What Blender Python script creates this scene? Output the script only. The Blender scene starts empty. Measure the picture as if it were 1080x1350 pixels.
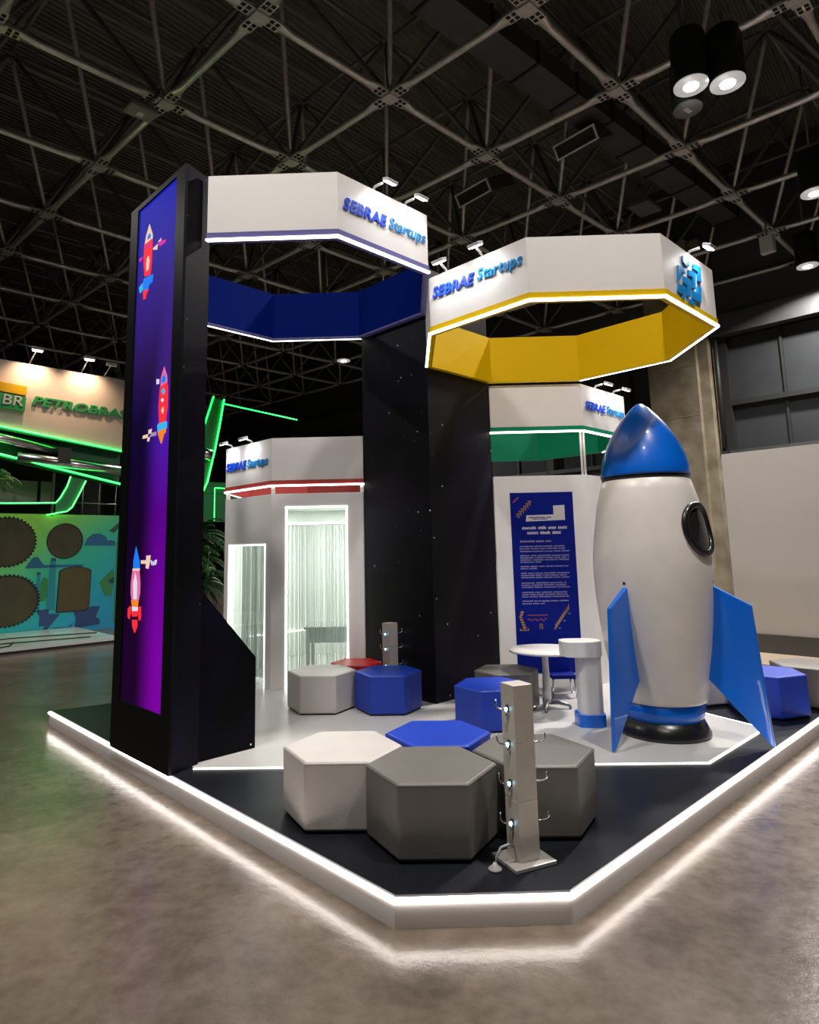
import bpy, bmesh, math, random
from mathutils import Vector, Matrix
random.seed(7)
SC = bpy.context.scene
COL = SC.collection
R2 = math.sqrt(0.5)

# ------------------------------------------------------------------ camera
YAW, PITCH, ROLL, EYE = 0.0254975, 0.1458637, -0.0195977, 1.45256
fw = Vector((-math.sin(YAW)*math.cos(PITCH), math.cos(YAW)*math.cos(PITCH), math.sin(PITCH)))
rt = Vector((math.cos(YAW), math.sin(YAW), 0)); up = rt.cross(fw)
cr, sr = math.cos(ROLL), math.sin(ROLL)
rt2 = rt*cr + up*sr; up2 = up*cr - rt*sr
cam = bpy.data.cameras.new('camera'); camo = bpy.data.objects.new('camera', cam); COL.objects.link(camo)
m = Matrix((rt2, up2, -fw)).transposed().to_4x4(); m.translation = (0, 0, EYE)
camo.matrix_world = m
cam.sensor_width = 36; cam.lens = 853.642/1350*36
cam.shift_x = 0.018914; cam.shift_y = -0.057896; cam.clip_start = 0.05; cam.clip_end = 300
SC.camera = camo
# ------------------------------------------------------------------ world, lamps, exposure
w = bpy.data.worlds.new('hall_ambient'); SC.world = w; w.use_nodes = True
w.node_tree.nodes['Background'].inputs[0].default_value = (1.0, 0.95, 0.88, 1)
w.node_tree.nodes['Background'].inputs[1].default_value = 0.025
SC.view_settings.view_transform = 'Standard'; SC.view_settings.look = 'None'
SC.view_settings.exposure = 0.0; SC.view_settings.gamma = 1.0; SC.view_settings.use_curve_mapping = False
SC.cycles.use_denoising = True
SC.cycles.max_bounces = 7; SC.cycles.diffuse_bounces = 3; SC.cycles.glossy_bounces = 4
SC.cycles.transmission_bounces = 6; SC.cycles.transparent_max_bounces = 12
SC.cycles.caustics_reflective = False; SC.cycles.caustics_refractive = False
SC.cycles.sample_clamp_indirect = 6.0
HIGHBAY_WATT = 430.0
FILL_WATT = 160.0
LED_STRENGTH = 5.0
SPOT_WATT = 9.0
GROUND = -0.1273

# ------------------------------------------------------------------ materials
def mat(name, col, rough=0.5, metal=0.0, emit=None, es=1.0, noise=0.0, nscale=6.0, bump=0.0, bscale=60.0, spec=0.5, coat=0.0):
    M = bpy.data.materials.new(name); M.use_nodes = True
    nt = M.node_tree; b = nt.nodes['Principled BSDF']
    b.inputs['Base Color'].default_value = (*col, 1); b.inputs['Roughness'].default_value = rough
    b.inputs['Metallic'].default_value = metal; b.inputs['Specular IOR Level'].default_value = spec
    b.inputs['Coat Weight'].default_value = coat
    if emit:
        b.inputs['Emission Color'].default_value = (*emit, 1); b.inputs['Emission Strength'].default_value = es
    tc = None
    if noise or bump:
        tc = nt.nodes.new('ShaderNodeTexCoord')
    if noise:
        n = nt.nodes.new('ShaderNodeTexNoise'); n.inputs['Scale'].default_value = nscale; n.inputs['Detail'].default_value = 6
        r = nt.nodes.new('ShaderNodeValToRGB')
        r.color_ramp.elements[0].position = 0.3; r.color_ramp.elements[1].position = 0.7
        r.color_ramp.elements[0].color = (*[c*(1-noise) for c in col], 1)
        r.color_ramp.elements[1].color = (*[min(1, c*(1+noise)) for c in col], 1)
        nt.links.new(tc.outputs['Object'], n.inputs['Vector']); nt.links.new(n.outputs['Fac'], r.inputs['Fac'])
        nt.links.new(r.outputs['Color'], b.inputs['Base Color'])
    if bump:
        n2 = nt.nodes.new('ShaderNodeTexNoise'); n2.inputs['Scale'].default_value = bscale; n2.inputs['Detail'].default_value = 4
        bp = nt.nodes.new('ShaderNodeBump'); bp.inputs['Strength'].default_value = bump; bp.inputs['Distance'].default_value = 0.02
        nt.links.new(tc.outputs['Object'], n2.inputs['Vector']); nt.links.new(n2.outputs['Fac'], bp.inputs['Height'])
        nt.links.new(bp.outputs['Normal'], b.inputs['Normal'])
    return M
def emis(name, col, s):
    return mat(name, (0.8, 0.8, 0.8), 0.5, emit=col, es=s)

M = {}
M['white'] = mat('white_laminate', (0.77, 0.735, 0.71), 0.45, noise=0.02, nscale=3)
M['room_white_lit'] = mat('room_white_lit_laminate', (0.90, 0.875, 0.86), 0.45, noise=0.02, nscale=3)  # white laminate raised in colour for the bounced light on room walls
M['white_gloss'] = mat('white_gloss', (0.80, 0.78, 0.75), 0.28, noise=0.03, nscale=4, coat=0.2)
M['skirt'] = mat('white_skirt', (0.66, 0.64, 0.63), 0.5, noise=0.03, nscale=5)
M['black'] = mat('black_vinyl', (0.008, 0.008, 0.010), 0.42, spec=0.06)
M['deck'] = mat('black_deck_vinyl', (0.008, 0.009, 0.013), 0.42, spec=0.22, noise=0.25, nscale=2.5, bump=0.06, bscale=90)
M['inlay'] = mat('white_floor_vinyl', (0.50, 0.49, 0.475), 0.32, noise=0.05, nscale=2.2)
M['led'] = emis('led_white', (1.0, 0.93, 0.88), LED_STRENGTH)
M['led_edge'] = emis('led_platform', (1.0, 0.90, 0.83), 12.0)
M['led_soft'] = emis('led_floor', (1.0, 0.96, 0.86), 3.0)
M['led_door'] = emis('led_door', (1.0, 1.0, 0.90), 3.2)
M['yellow'] = mat('yellow_liner', (0.68, 0.43, 0.001), 0.5, spec=0.12)
M['blue'] = mat('navy_liner', (0.0005, 0.009, 0.13), 0.6, spec=0.03)
M['red'] = mat('red_liner', (0.40, 0.055, 0.05), 0.5, spec=0.2)
M['green'] = mat('green_liner', (0.002, 0.20, 0.095), 0.5, spec=0.2)
M['lip_glow'] = mat('navy_lip_glow', (0.12, 0.115, 0.30), 0.5, spec=0.1)  # navy lip turned lavender, the LED glow mixed into its colour
M['text_blue'] = mat('sign_blue', (0.012, 0.07, 0.62), 0.4, spec=0.2)
M['text_cyan'] = mat('sign_cyan', (0.010, 0.22, 0.56), 0.4, spec=0.2)
M['rocket_blue'] = mat('rocket_blue', (0.001, 0.14, 0.72), 0.30, noise=0.1, nscale=2, coat=0.35)
M['rocket_white'] = mat('rocket_white', (0.79, 0.745, 0.70), 0.34, noise=0.05, nscale=5, coat=0.2, bump=0.05, bscale=9)
M['rubber'] = mat('black_rubber', (0.010, 0.010, 0.011), 0.28, spec=0.6)
M['glass_dark'] = mat('dark_window', (0.02, 0.022, 0.025), 0.06, spec=0.8)
M['p_white'] = mat('white_leatherette', (0.54, 0.50, 0.48), 0.46, spec=0.6, noise=0.04, nscale=4, bump=0.08, bscale=140)
M['p_gray'] = mat('gray_leatherette', (0.135, 0.126, 0.115), 0.46, spec=0.75, noise=0.06, nscale=4, bump=0.08, bscale=140)
M['p_blue'] = mat('blue_leatherette', (0.006, 0.042, 0.42), 0.42, noise=0.05, nscale=4, bump=0.08, bscale=140)
M['p_red'] = mat('red_leatherette', (0.55, 0.015, 0.02), 0.42, noise=0.05, nscale=4, bump=0.08, bscale=140)
M['steel'] = mat('champagne_steel', (0.60, 0.55, 0.49), 0.42, metal=0.25, noise=0.04, nscale=9)
M['steel_plate'] = mat('brushed_plate', (0.60, 0.57, 0.54), 0.38, metal=0.5)  # brushed steel of the base plate, slightly greyer than the shaft
M['chrome'] = mat('chrome', (0.75, 0.76, 0.78), 0.15, metal=1.0)
M['grey_metal'] = mat('grey_metal', (0.30, 0.30, 0.31), 0.35, metal=0.8)
M['blue_led'] = emis('blue_led', (0.35, 0.75, 1.0), 5.0)
M['cable'] = mat('clear_cable', (0.40, 0.39, 0.38), 0.2)
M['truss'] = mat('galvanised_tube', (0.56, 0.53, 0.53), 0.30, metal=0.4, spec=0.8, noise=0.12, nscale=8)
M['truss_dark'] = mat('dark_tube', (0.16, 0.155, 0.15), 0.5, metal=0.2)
M['node_hole'] = mat('node_hole', (0.006, 0.006, 0.006), 0.8)
M['duct'] = mat('duct_steel', (0.075, 0.078, 0.082), 0.45, metal=0.3, noise=0.15, nscale=3)
M['vent_dark'] = mat('vent_dark', (0.012, 0.012, 0.012), 0.7)
M['vent_rim'] = mat('vent_rim', (0.62, 0.60, 0.58), 0.5)
M['lamp_black'] = mat('lamp_black', (0.010, 0.010, 0.011), 0.45)
M['lamp_lens'] = emis('lamp_lens', (1.0, 0.97, 0.93), 30.0)
M['lamp_dish'] = mat('lamp_dish', (0.75, 0.75, 0.74), 0.25, metal=0.6, emit=(1, 0.97, 0.94), es=0.35)
M['spot_lens'] = emis('spot_lens', (1.0, 0.97, 0.95), 14.0)
M['plastic_grey'] = mat('plastic_grey', (0.20, 0.20, 0.20), 0.5)
M['plastic_white'] = mat('plastic_white', (0.6, 0.6, 0.6), 0.5)
M['partition'] = mat('grey_partition', (0.37, 0.34, 0.315), 0.7, noise=0.03, nscale=1.5)
M['wall_dark'] = mat('dark_cladding', (0.055, 0.056, 0.058), 0.6, noise=0.15, nscale=0.6)
M['win_dark'] = mat('dark_glazing', (0.045, 0.048, 0.052), 0.22, noise=0.2, nscale=0.7)
M['win_frame'] = mat('window_frame', (0.022, 0.022, 0.022), 0.5)
M['tan'] = mat('tan_joint_lit_floor', (0.30, 0.23, 0.16), 0.6, noise=0.1, nscale=3)
M['dark_base'] = mat('dark_base', (0.04, 0.037, 0.034), 0.55, noise=0.15, nscale=4)
M['poster_blue'] = mat('poster_blue', (0.002, 0.010, 0.22), 0.55, spec=0.12)
M['poster_white'] = mat('poster_white', (0.62, 0.60, 0.62), 0.6)
M['poster_lilac'] = mat('poster_lilac', (0.30, 0.28, 0.50), 0.6)
M['poster_gold'] = mat('poster_gold', (0.42, 0.24, 0.03), 0.6)
M['poster_red'] = mat('poster_red', (0.40, 0.07, 0.04), 0.6)
M['poster_teal'] = mat('poster_teal', (0.02, 0.16, 0.22), 0.6)
M['cream'] = mat('cream_panel', (0.74, 0.60, 0.52), 0.6, noise=0.02, nscale=2)
M['pb_green'] = mat('sign_green', (0.025, 0.34, 0.10), 0.5)
M['pb_yellow'] = mat('sign_yellow', (0.85, 0.48, 0.01), 0.4)
M['neon'] = emis('neon_green', (0.005, 1.0, 0.09), 4.5)
M['chrome_tube'] = mat('chrome_tube', (0.62, 0.63, 0.64), 0.22, metal=1.0)
M['beam_green'] = mat('beam_green', (0.02, 0.16, 0.07), 0.5)
M['beam_dark'] = mat('beam_dark', (0.02, 0.03, 0.025), 0.5)
M['hole'] = mat('hole_board', (0.050, 0.042, 0.016), 0.7, noise=0.18, nscale=3)
M['hole2'] = mat('hole_board_light', (0.080, 0.060, 0.022), 0.7, noise=0.15, nscale=3)
M['m_blue'] = mat('mural_blue', (0.01, 0.12, 0.26), 0.6)
M['m_navy'] = mat('mural_navy', (0.02, 0.06, 0.18), 0.6)
M['m_teal'] = mat('mural_teal', (0.01, 0.24, 0.30), 0.6)
M['m_green'] = mat('mural_green', (0.03, 0.22, 0.06), 0.6)
M['m_dkgreen'] = mat('mural_dark_green', (0.015, 0.09, 0.05), 0.6)
M['black_matte'] = mat('black_matte', (0.008, 0.008, 0.008), 0.7)
M['floor_glass'] = mat('pale_green_glass', (0.55, 0.70, 0.60), 0.12, noise=0.1, nscale=3)
M['leaf'] = mat('leaf', (0.035, 0.13, 0.02), 0.5, noise=0.4, nscale=12)
M['leaf_dark'] = mat('leaf_dark', (0.02, 0.075, 0.02), 0.5, noise=0.5, nscale=10)
M['string'] = mat('string_curtain', (0.62, 0.68, 0.64), 0.5)
M['string2'] = mat('string_curtain_grey', (0.54, 0.60, 0.60), 0.5)
M['room_in'] = mat('room_inside', (0.72, 0.76, 0.72), 0.5)
M['table_dark'] = mat('table_dark', (0.30, 0.32, 0.32), 0.5)

def star_black():                                                   # black vinyl printed with a sparse star field
    Mx = mat('star_print_vinyl', (0.006, 0.006, 0.007), 0.42, spec=0.05)
    nt = Mx.node_tree; b = nt.nodes['Principled BSDF']
    tc = nt.nodes.new('ShaderNodeTexCoord')
    def layer(sc, size, keep, seed):
        v = nt.nodes.new('ShaderNodeTexVoronoi'); v.inputs['Scale'].default_value = sc
        mp = nt.nodes.new('ShaderNodeMapping'); mp.inputs['Location'].default_value = (seed, seed*1.7, seed*0.3)
        nt.links.new(tc.outputs['Object'], mp.inputs['Vector']); nt.links.new(mp.outputs['Vector'], v.inputs['Vector'])
        lt = nt.nodes.new('ShaderNodeMath'); lt.operation = 'LESS_THAN'; lt.inputs[1].default_value = size
        nt.links.new(v.outputs['Distance'], lt.inputs[0])
        sx = nt.nodes.new('ShaderNodeSeparateColor'); nt.links.new(v.outputs['Color'], sx.inputs['Color'])
        gt = nt.nodes.new('ShaderNodeMath'); gt.operation = 'GREATER_THAN'; gt.inputs[1].default_value = keep
        nt.links.new(sx.outputs[0], gt.inputs[0])
        mu = nt.nodes.new('ShaderNodeMath'); mu.operation = 'MULTIPLY'
        nt.links.new(lt.outputs[0], mu.inputs[0]); nt.links.new(gt.outputs[0], mu.inputs[1])
        return mu.outputs[0]
    a = layer(7.0, 0.055, 0.55, 3.1); c = layer(11.0, 0.05, 0.6, 8.4)
    half = nt.nodes.new('ShaderNodeMath'); half.operation = 'MULTIPLY'; half.inputs[1].default_value = 0.3
    nt.links.new(c, half.inputs[0])
    mx = nt.nodes.new('ShaderNodeMath'); mx.operation = 'MAXIMUM'
    nt.links.new(a, mx.inputs[0]); nt.links.new(half.outputs[0], mx.inputs[1])
    mix = nt.nodes.new('ShaderNodeMix'); mix.data_type = 'RGBA'
    n = nt.nodes.new('ShaderNodeTexNoise'); n.inputs['Scale'].default_value = 1.1; n.inputs['Detail'].default_value = 2
    nt.links.new(tc.outputs['Object'], n.inputs['Vector'])
    rp = nt.nodes.new('ShaderNodeValToRGB'); rp.color_ramp.elements[0].position = 0.45; rp.color_ramp.elements[1].position = 0.75
    rp.color_ramp.elements[0].color = (0.004, 0.004, 0.005, 1); rp.color_ramp.elements[1].color = (0.009, 0.007, 0.022, 1)
    nt.links.new(n.outputs['Fac'], rp.inputs['Fac']); nt.links.new(rp.outputs['Color'], mix.inputs['A'])
    mix.inputs['B'].default_value = (0.75, 0.78, 0.85, 1); nt.links.new(mx.outputs[0], mix.inputs['Factor'])
    nt.links.new(mix.outputs['Result'], b.inputs['Base Color'])
    return Mx
M['stars'] = star_black()
M['stars_gloss'] = star_black(); M['stars_gloss'].node_tree.nodes['Principled BSDF'].inputs['Specular IOR Level'].default_value = 0.16

def concrete_floor():
    Mx = mat('polished_concrete', (0.2, 0.17, 0.14), 0.3); nt = Mx.node_tree; b = nt.nodes['Principled BSDF']
    tc = nt.nodes.new('ShaderNodeTexCoord')
    def noise(s, d, rot=None):
        n = nt.nodes.new('ShaderNodeTexNoise'); n.inputs['Scale'].default_value = s; n.inputs['Detail'].default_value = d
        n.inputs['Roughness'].default_value = 0.62; nt.links.new(tc.outputs['Object'], n.inputs['Vector']); return n
    n1 = noise(1.7, 10); n2 = noise(11.0, 8); n3 = noise(26, 6)
    r1 = nt.nodes.new('ShaderNodeValToRGB'); e = r1.color_ramp.elements
    e[0].position = 0.30; e[0].color = (0.092, 0.072, 0.055, 1); e[1].position = 0.70; e[1].color = (0.155, 0.125, 0.099, 1)
    nt.links.new(n1.outputs['Fac'], r1.inputs['Fac'])
    r2 = nt.nodes.new('ShaderNodeValToRGB'); e = r2.color_ramp.elements
    e[0].position = 0.35; e[0].color = (0.72, 0.70, 0.68, 1); e[1].position = 0.65; e[1].color = (1.15, 1.15, 1.15, 1)
    nt.links.new(n2.outputs['Fac'], r2.inputs['Fac'])
    mu = nt.nodes.new('ShaderNodeMix'); mu.data_type = 'RGBA'; mu.blend_type = 'MULTIPLY'; mu.inputs['Factor'].default_value = 0.75
    nt.links.new(r1.outputs['Color'], mu.inputs['A']); nt.links.new(r2.outputs['Color'], mu.inputs['B'])
    nt.links.new(mu.outputs['Result'], b.inputs['Base Color'])
    r3 = nt.nodes.new('ShaderNodeMapRange'); r3.inputs['To Min'].default_value = 0.14; r3.inputs['To Max'].default_value = 0.27
    nt.links.new(n2.outputs['Fac'], r3.inputs['Value']); nt.links.new(r3.outputs['Result'], b.inputs['Roughness'])
    bp = nt.nodes.new('ShaderNodeBump'); bp.inputs['Strength'].default_value = 0.12; bp.inputs['Distance'].default_value = 0.010
    nt.links.new(n3.outputs['Fac'], bp.inputs['Height']); nt.links.new(bp.outputs['Normal'], b.inputs['Normal'])
    b.inputs['Specular IOR Level'].default_value = 0.6
    return Mx
M['floor'] = concrete_floor()

def concrete_wall():
    Mx = mat('board_concrete', (0.2, 0.17, 0.12), 0.85, bump=0.5, bscale=3); nt = Mx.node_tree; b = nt.nodes['Principled BSDF']
    tc = nt.nodes.new('ShaderNodeTexCoord'); n = nt.nodes.new('ShaderNodeTexNoise'); n.inputs['Scale'].default_value = 1.6; n.inputs['Detail'].default_value = 9
    nt.links.new(tc.outputs['Object'], n.inputs['Vector'])
    r = nt.nodes.new('ShaderNodeValToRGB'); e = r.color_ramp.elements
    e[0].position = 0.32; e[0].color = (0.16, 0.125, 0.075, 1); e[1].position = 0.68; e[1].color = (0.33, 0.285, 0.21, 1)
    nt.links.new(n.outputs['Fac'], r.inputs['Fac']); nt.links.new(r.outputs['Color'], b.inputs['Base Color'])
    return Mx
M['concrete'] = concrete_wall()

def deck_roof():
    Mx = mat('corrugated_deck', (0.17, 0.158, 0.145), 0.6, noise=0.25, nscale=0.5); nt = Mx.node_tree; b = nt.nodes['Principled BSDF']
    tc = nt.nodes.new('ShaderNodeTexCoord'); mp = nt.nodes.new('ShaderNodeMapping'); mp.inputs['Rotation'].default_value = (0, 0, math.radians(40))
    wv = nt.nodes.new('ShaderNodeTexWave'); wv.inputs['Scale'].default_value = 2.2
    nt.links.new(tc.outputs['Object'], mp.inputs['Vector']); nt.links.new(mp.outputs['Vector'], wv.inputs['Vector'])
    bp = nt.nodes.new('ShaderNodeBump'); bp.inputs['Strength'].default_value = 0.8; bp.inputs['Distance'].default_value = 0.1
    nt.links.new(wv.outputs['Fac'], bp.inputs['Height']); nt.links.new(bp.outputs['Normal'], b.inputs['Normal'])
    return Mx
M['roof'] = deck_roof()

def ramp_panel(name, axis_vec, lo, hi, stops, rough=0.5, emission=0.0):
    """colour ramp printed / shown along one world direction of a flat panel (object origin = world origin offset handled by caller)"""
    Mx = mat(name, (0.1, 0.1, 0.1), rough); nt = Mx.node_tree; b = nt.nodes['Principled BSDF']
    g = nt.nodes.new('ShaderNodeNewGeometry'); d = nt.nodes.new('ShaderNodeVectorMath'); d.operation = 'DOT_PRODUCT'
    d.inputs[1].default_value = axis_vec; nt.links.new(g.outputs['Position'], d.inputs[0])
    mr = nt.nodes.new('ShaderNodeMapRange'); mr.inputs['From Min'].default_value = lo; mr.inputs['From Max'].default_value = hi
    nt.links.new(d.outputs['Value'], mr.inputs['Value'])
    r = nt.nodes.new('ShaderNodeValToRGB'); cr_ = r.color_ramp
    while len(cr_.elements) < len(stops): cr_.elements.new(0.5)
    for e, (p, c) in zip(cr_.elements, stops): e.position = p; e.color = (*c, 1)
    nt.links.new(mr.outputs['Result'], r.inputs['Fac'])
    return Mx, nt, b, r

# ------------------------------------------------------------------ object helpers
def wloc(o):
    v = Vector((0, 0, 0))
    while o is not None: v += o.location; o = o.parent
    return v
def ob(name, verts, faces, material, parent=None, smooth=False, mats=None, fm=None, bevel=0.0, seg=2):
    me = bpy.data.meshes.new(name)
    off = wloc(parent) if parent else Vector((0, 0, 0))
    me.from_pydata([tuple(Vector(v)-off) for v in verts], [], faces)
    if mats:
        for x in mats: me.materials.append(x)
    else: me.materials.append(material)
    bm = bmesh.new(); bm.from_mesh(me); bmesh.ops.recalc_face_normals(bm, faces=bm.faces)
    if bevel:
        bmesh.ops.bevel(bm, geom=list(bm.edges), offset=bevel, segments=seg, affect='EDGES', profile=0.5, clamp_overlap=True)
    bm.to_mesh(me); bm.free()
    if fm:
        for p, i in zip(me.polygons, fm): p.material_index = i
    if smooth:
        me.polygons.foreach_set('use_smooth', [True]*len(me.polygons))
    o = bpy.data.objects.new(name, me); COL.objects.link(o)
    if parent: o.parent = parent
    return o
def tag(o, label, cat, group=None, kind=None):
    if label: o['label'] = label
    if cat: o['category'] = cat
    if group: o['group'] = group
    if kind: o['kind'] = kind
    return o
def empty(name, loc, label=None, cat=None, group=None, kind=None):
    o = bpy.data.objects.new(name, None); COL.objects.link(o); o.location = loc; o.empty_display_size = 0.1
    return tag(o, label, cat, group, kind)
def prism_data(poly, z0, z1):
    n = len(poly)
    v = [(x, y, z0) for x, y in poly]+[(x, y, z1) for x, y in poly]
    f = [tuple(range(n))[::-1], tuple(range(n, 2*n))]+[(i, (i+1) % n, n+(i+1) % n, n+i) for i in range(n)]
    return v, f
def prism(name, poly, z0, z1, material, parent=None, bevel=0.0, seg=2, smooth=False):
    v, f = prism_data(poly, z0, z1)
    return ob(name, v, f, material, parent, bevel=bevel, seg=seg, smooth=smooth)
def box_data(c, s, ax=None):
    """ax: three axes (columns) for an oriented box"""
    if ax is None: ax = (Vector((1, 0, 0)), Vector((0, 1, 0)), Vector((0, 0, 1)))
    c = Vector(c); v = []
    for k in (-.5, .5):
        for j in (-.5, .5):
            for i in (-.5, .5):
                v.append(c+ax[0]*(i*s[0])+ax[1]*(j*s[1])+ax[2]*(k*s[2]))
    return v, [(0, 2, 3, 1), (4, 5, 7, 6), (0, 1, 5, 4), (2, 6, 7, 3), (0, 4, 6, 2), (1, 3, 7, 5)]
def box(name, c, s, material, parent=None, ax=None, rz=0.0, bevel=0.0):
    if rz: ax = (Vector((math.cos(rz), math.sin(rz), 0)), Vector((-math.sin(rz), math.cos(rz), 0)), Vector((0, 0, 1)))
    v, f = box_data(c, s, ax)
    return ob(name, v, f, material, parent, bevel=bevel)
def frame_of(d):
    d = Vector(d).normalized(); a = Vector((0, 0, 1)) if abs(d.z) < 0.9 else Vector((1, 0, 0))
    x = d.cross(a).normalized(); return x, d.cross(x).normalized()
def tube_data(pts, r, seg=8, closed=False):
    pts = [Vector(p) for p in pts]; v = []; f = []; n = len(pts)
    x = None
    for i, p in enumerate(pts):
        if closed: d = pts[(i+1) % n]-pts[i-1]
        else: d = pts[min(i+1, n-1)]-pts[max(i-1, 0)]
        d.normalize()
        if x is None: x, y = frame_of(d)
        else:
            x = (x-d*x.dot(d)).normalized(); y = d.cross(x)
        rr = r[i] if isinstance(r, (list, tuple)) else r
        for k in range(seg):
            a = 2*math.pi*k/seg; v.append(p+x*(rr*math.cos(a))+y*(rr*math.sin(a)))
    m_ = n if closed else n-1
    for i in range(m_):
        for k in range(seg):
            a = i*seg+k; b = i*seg+(k+1) % seg; c = ((i+1) % n)*seg+(k+1) % seg; e = ((i+1) % n)*seg+k
            f.append((a, b, c, e))
    if not closed: f += [tuple(range(seg))[::-1], tuple(range((n-1)*seg, n*seg))]
    return v, f
def tube(name, pts, r, material, parent=None, seg=8, closed=False, smooth=True):
    v, f = tube_data(pts, r, seg, closed); return ob(name, v, f, material, parent, smooth=smooth)
def lathe(name, prof, centre, material, parent=None, seg=48, smooth=True):
    cx, cy = centre; v = []; f = []
    for r, z in prof:
        for k in range(seg):
            a = 2*math.pi*k/seg; v.append((cx+r*math.cos(a), cy+r*math.sin(a), z))
    for i in range(len(prof)-1):
        for k in range(seg): f.append((i*seg+k, i*seg+(k+1) % seg, (i+1)*seg+(k+1) % seg, (i+1)*seg+k))
    f += [tuple(range(seg))[::-1], tuple(range((len(prof)-1)*seg, len(prof)*seg))]
    return ob(name, v, f, material, parent, smooth=smooth)
class Pan:
    """a vertical panel plane: origin (x,y), horizontal direction d; outward normal n = d x up"""
    def __init__(s, o, d): s.o = Vector((o[0], o[1], 0)); s.d = Vector((d[0], d[1], 0)).normalized(); s.n = Vector((s.d.y, -s.d.x, 0))
    def p(s, u, z, off=0.0): return s.o+s.d*u+s.n*off+Vector((0, 0, z))
def merge(datas):
    V = []; F = []
    for v, f in datas:
        k = len(V); V += list(v); F += [tuple(i+k for i in q) for q in f]
    return V, F
def plate_data(pan, poly, o0, o1):
    n = len(poly); v = [pan.p(u, z, o0) for u, z in poly]+[pan.p(u, z, o1) for u, z in poly]
    return v, [tuple(range(n))[::-1], tuple(range(n, 2*n))]+[(i, (i+1) % n, n+(i+1) % n, n+i) for i in range(n)]
def plate(name, pan, poly, o0, o1, material, parent=None, bevel=0.0):
    v, f = plate_data(pan, poly, o0, o1); return ob(name, v, f, material, parent, bevel=bevel)
def rect(u0, u1, z0, z1): return [(u0, z0), (u1, z0), (u1, z1), (u0, z1)]
def circ(u, z, ru, rz, n=32): return [(u+ru*math.cos(2*math.pi*k/n), z+rz*math.sin(2*math.pi*k/n)) for k in range(n)]
def text_mesh(name, s, pan, u0, u1, z0, z1, off, ext, material, parent, bold=0.0, shear=0.25, tilt=0.0, gap=1.0):
    cu = bpy.data.curves.new(name, 'FONT'); cu.body = s; cu.size = 1.0; cu.extrude = 0.1; cu.offset = bold; cu.shear = shear; cu.resolution_u = 3; cu.space_character = gap
    o = bpy.data.objects.new('tmp', cu); COL.objects.link(o)
    bpy.context.view_layer.update()
    me = bpy.data.meshes.new_from_object(o.evaluated_get(bpy.context.evaluated_depsgraph_get()))
    bpy.data.objects.remove(o)
    xs = [v.co.x for v in me.vertices]; ys = [v.co.y for v in me.vertices]
    x0, x1 = min(xs), max(xs); y0, y1 = min(ys), max(ys)
    offp = wloc(parent) if parent else Vector((0, 0, 0))
    for v in me.vertices:
        u = u0+(v.co.x-x0)/(x1-x0)*(u1-u0); z = z0+(v.co.y-y0)/(y1-y0)*(z1-z0)+tilt*(u-u0)
        v.co = pan.p(u, z, off+ext*(v.co.z+0.1)/0.2)-offp
    me.materials.clear(); me.materials.append(material); me.name = name
    r = bpy.data.objects.new(name, me); COL.objects.link(r)
    if parent: r.parent = parent
    return r
def lamp(name, kind, loc, watt, direction=(0, 0, -1), size=0.2, col=(1, 0.95, 0.9), spot=None, blend=0.5, parent=None):
    L = bpy.data.lights.new(name, kind); L.energy = watt; L.color = col
    if kind == 'AREA': L.shape = 'DISK'; L.size = size
    if kind in ('SPOT', 'POINT'): L.shadow_soft_size = size
    if kind == 'SPOT': L.spot_size = spot; L.spot_blend = blend
    if kind == 'AREA' and spot: L.spread = spot
    o = bpy.data.objects.new(name, L); COL.objects.link(o)
    off = wloc(parent) if parent else Vector((0, 0, 0))
    o.rotation_mode = 'QUATERNION'; o.rotation_quaternion = Vector(direction).to_track_quat('-Z', 'Y'); o.location = Vector(loc)-off
    if parent: o.parent = parent
    return o
def copy_thing(o, parent=None):
    c = o.copy(); COL.objects.link(c)
    if parent: c.parent = parent
    for ch in list(o.children): copy_thing(ch, c)
    return c

# ------------------------------------------------------------------ the hall (setting)
DA = Vector((-R2, R2, 0)); DB = Vector((R2, R2, 0))
def struct(o, label=None): o['kind'] = 'structure'; return o
struct(ob('floor', [(-70, -25, GROUND), (70, -25, GROUND), (70, 75, GROUND), (-70, 75, GROUND)], [(0, 1, 2, 3)], M['floor']))
# right wall of the hall: runs along DA at x + y = 28, concrete pillar, sill, dark glazing
WR = Pan((9.14, 18.86), (R2, -R2))         # u grows towards the right of the picture; outward normal faces the camera
wall = struct(empty('wall_right', (9.14, 18.86, GROUND)))
plate('sill_wall', WR, rect(-60, 40, GROUND, 3.95), -0.5, -0.1, M['wall_dark'], wall)
plate('clerestory', WR, rect(-60, 40, 7.45, 14), -0.5, -0.05, M['wall_dark'], wall)
plate('ring_beam', WR, rect(-60, 40, 7.4, 8.0), -0.05, 0.25, M['duct'], wall)
for i in range(-12, 10):
    u0 = i*3.0+0.25
    wn = struct(empty('window_%d' % (i+13), WR.p(u0+1.5, 3.95)))
    for a, b in ((3.95, 5.4), (5.4, 7.45)):
        for k in range(2):
            plate('pane', WR, rect(u0+0.07+k*1.47, u0+0.07+k*1.47+1.40, a+0.08, b-0.05), -0.32, -0.28, M['win_dark'], wn)
    plate('mullion', WR, rect(u0-0.13, u0+0.13, 3.95, 7.45), -0.3, -0.02, M['win_frame'], wn)
    plate('transom', WR, rect(u0+0.13, u0+2.87, 5.34, 5.48), -0.3, -0.06, M['win_frame'], wn)
    plate('glazing_bar', WR, rect(u0+1.47, u0+1.54, 3.95, 7.45), -0.3, -0.2, M['win_frame'], wn)
    plate('sill', WR, rect(u0-0.1, u0+3.0, 3.9, 4.03), -0.1, 0.06, M['duct'], wn)
pl = struct(empty('concrete_pillar', (*WR.p(-0.9, 0).xy, GROUND)))
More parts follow.
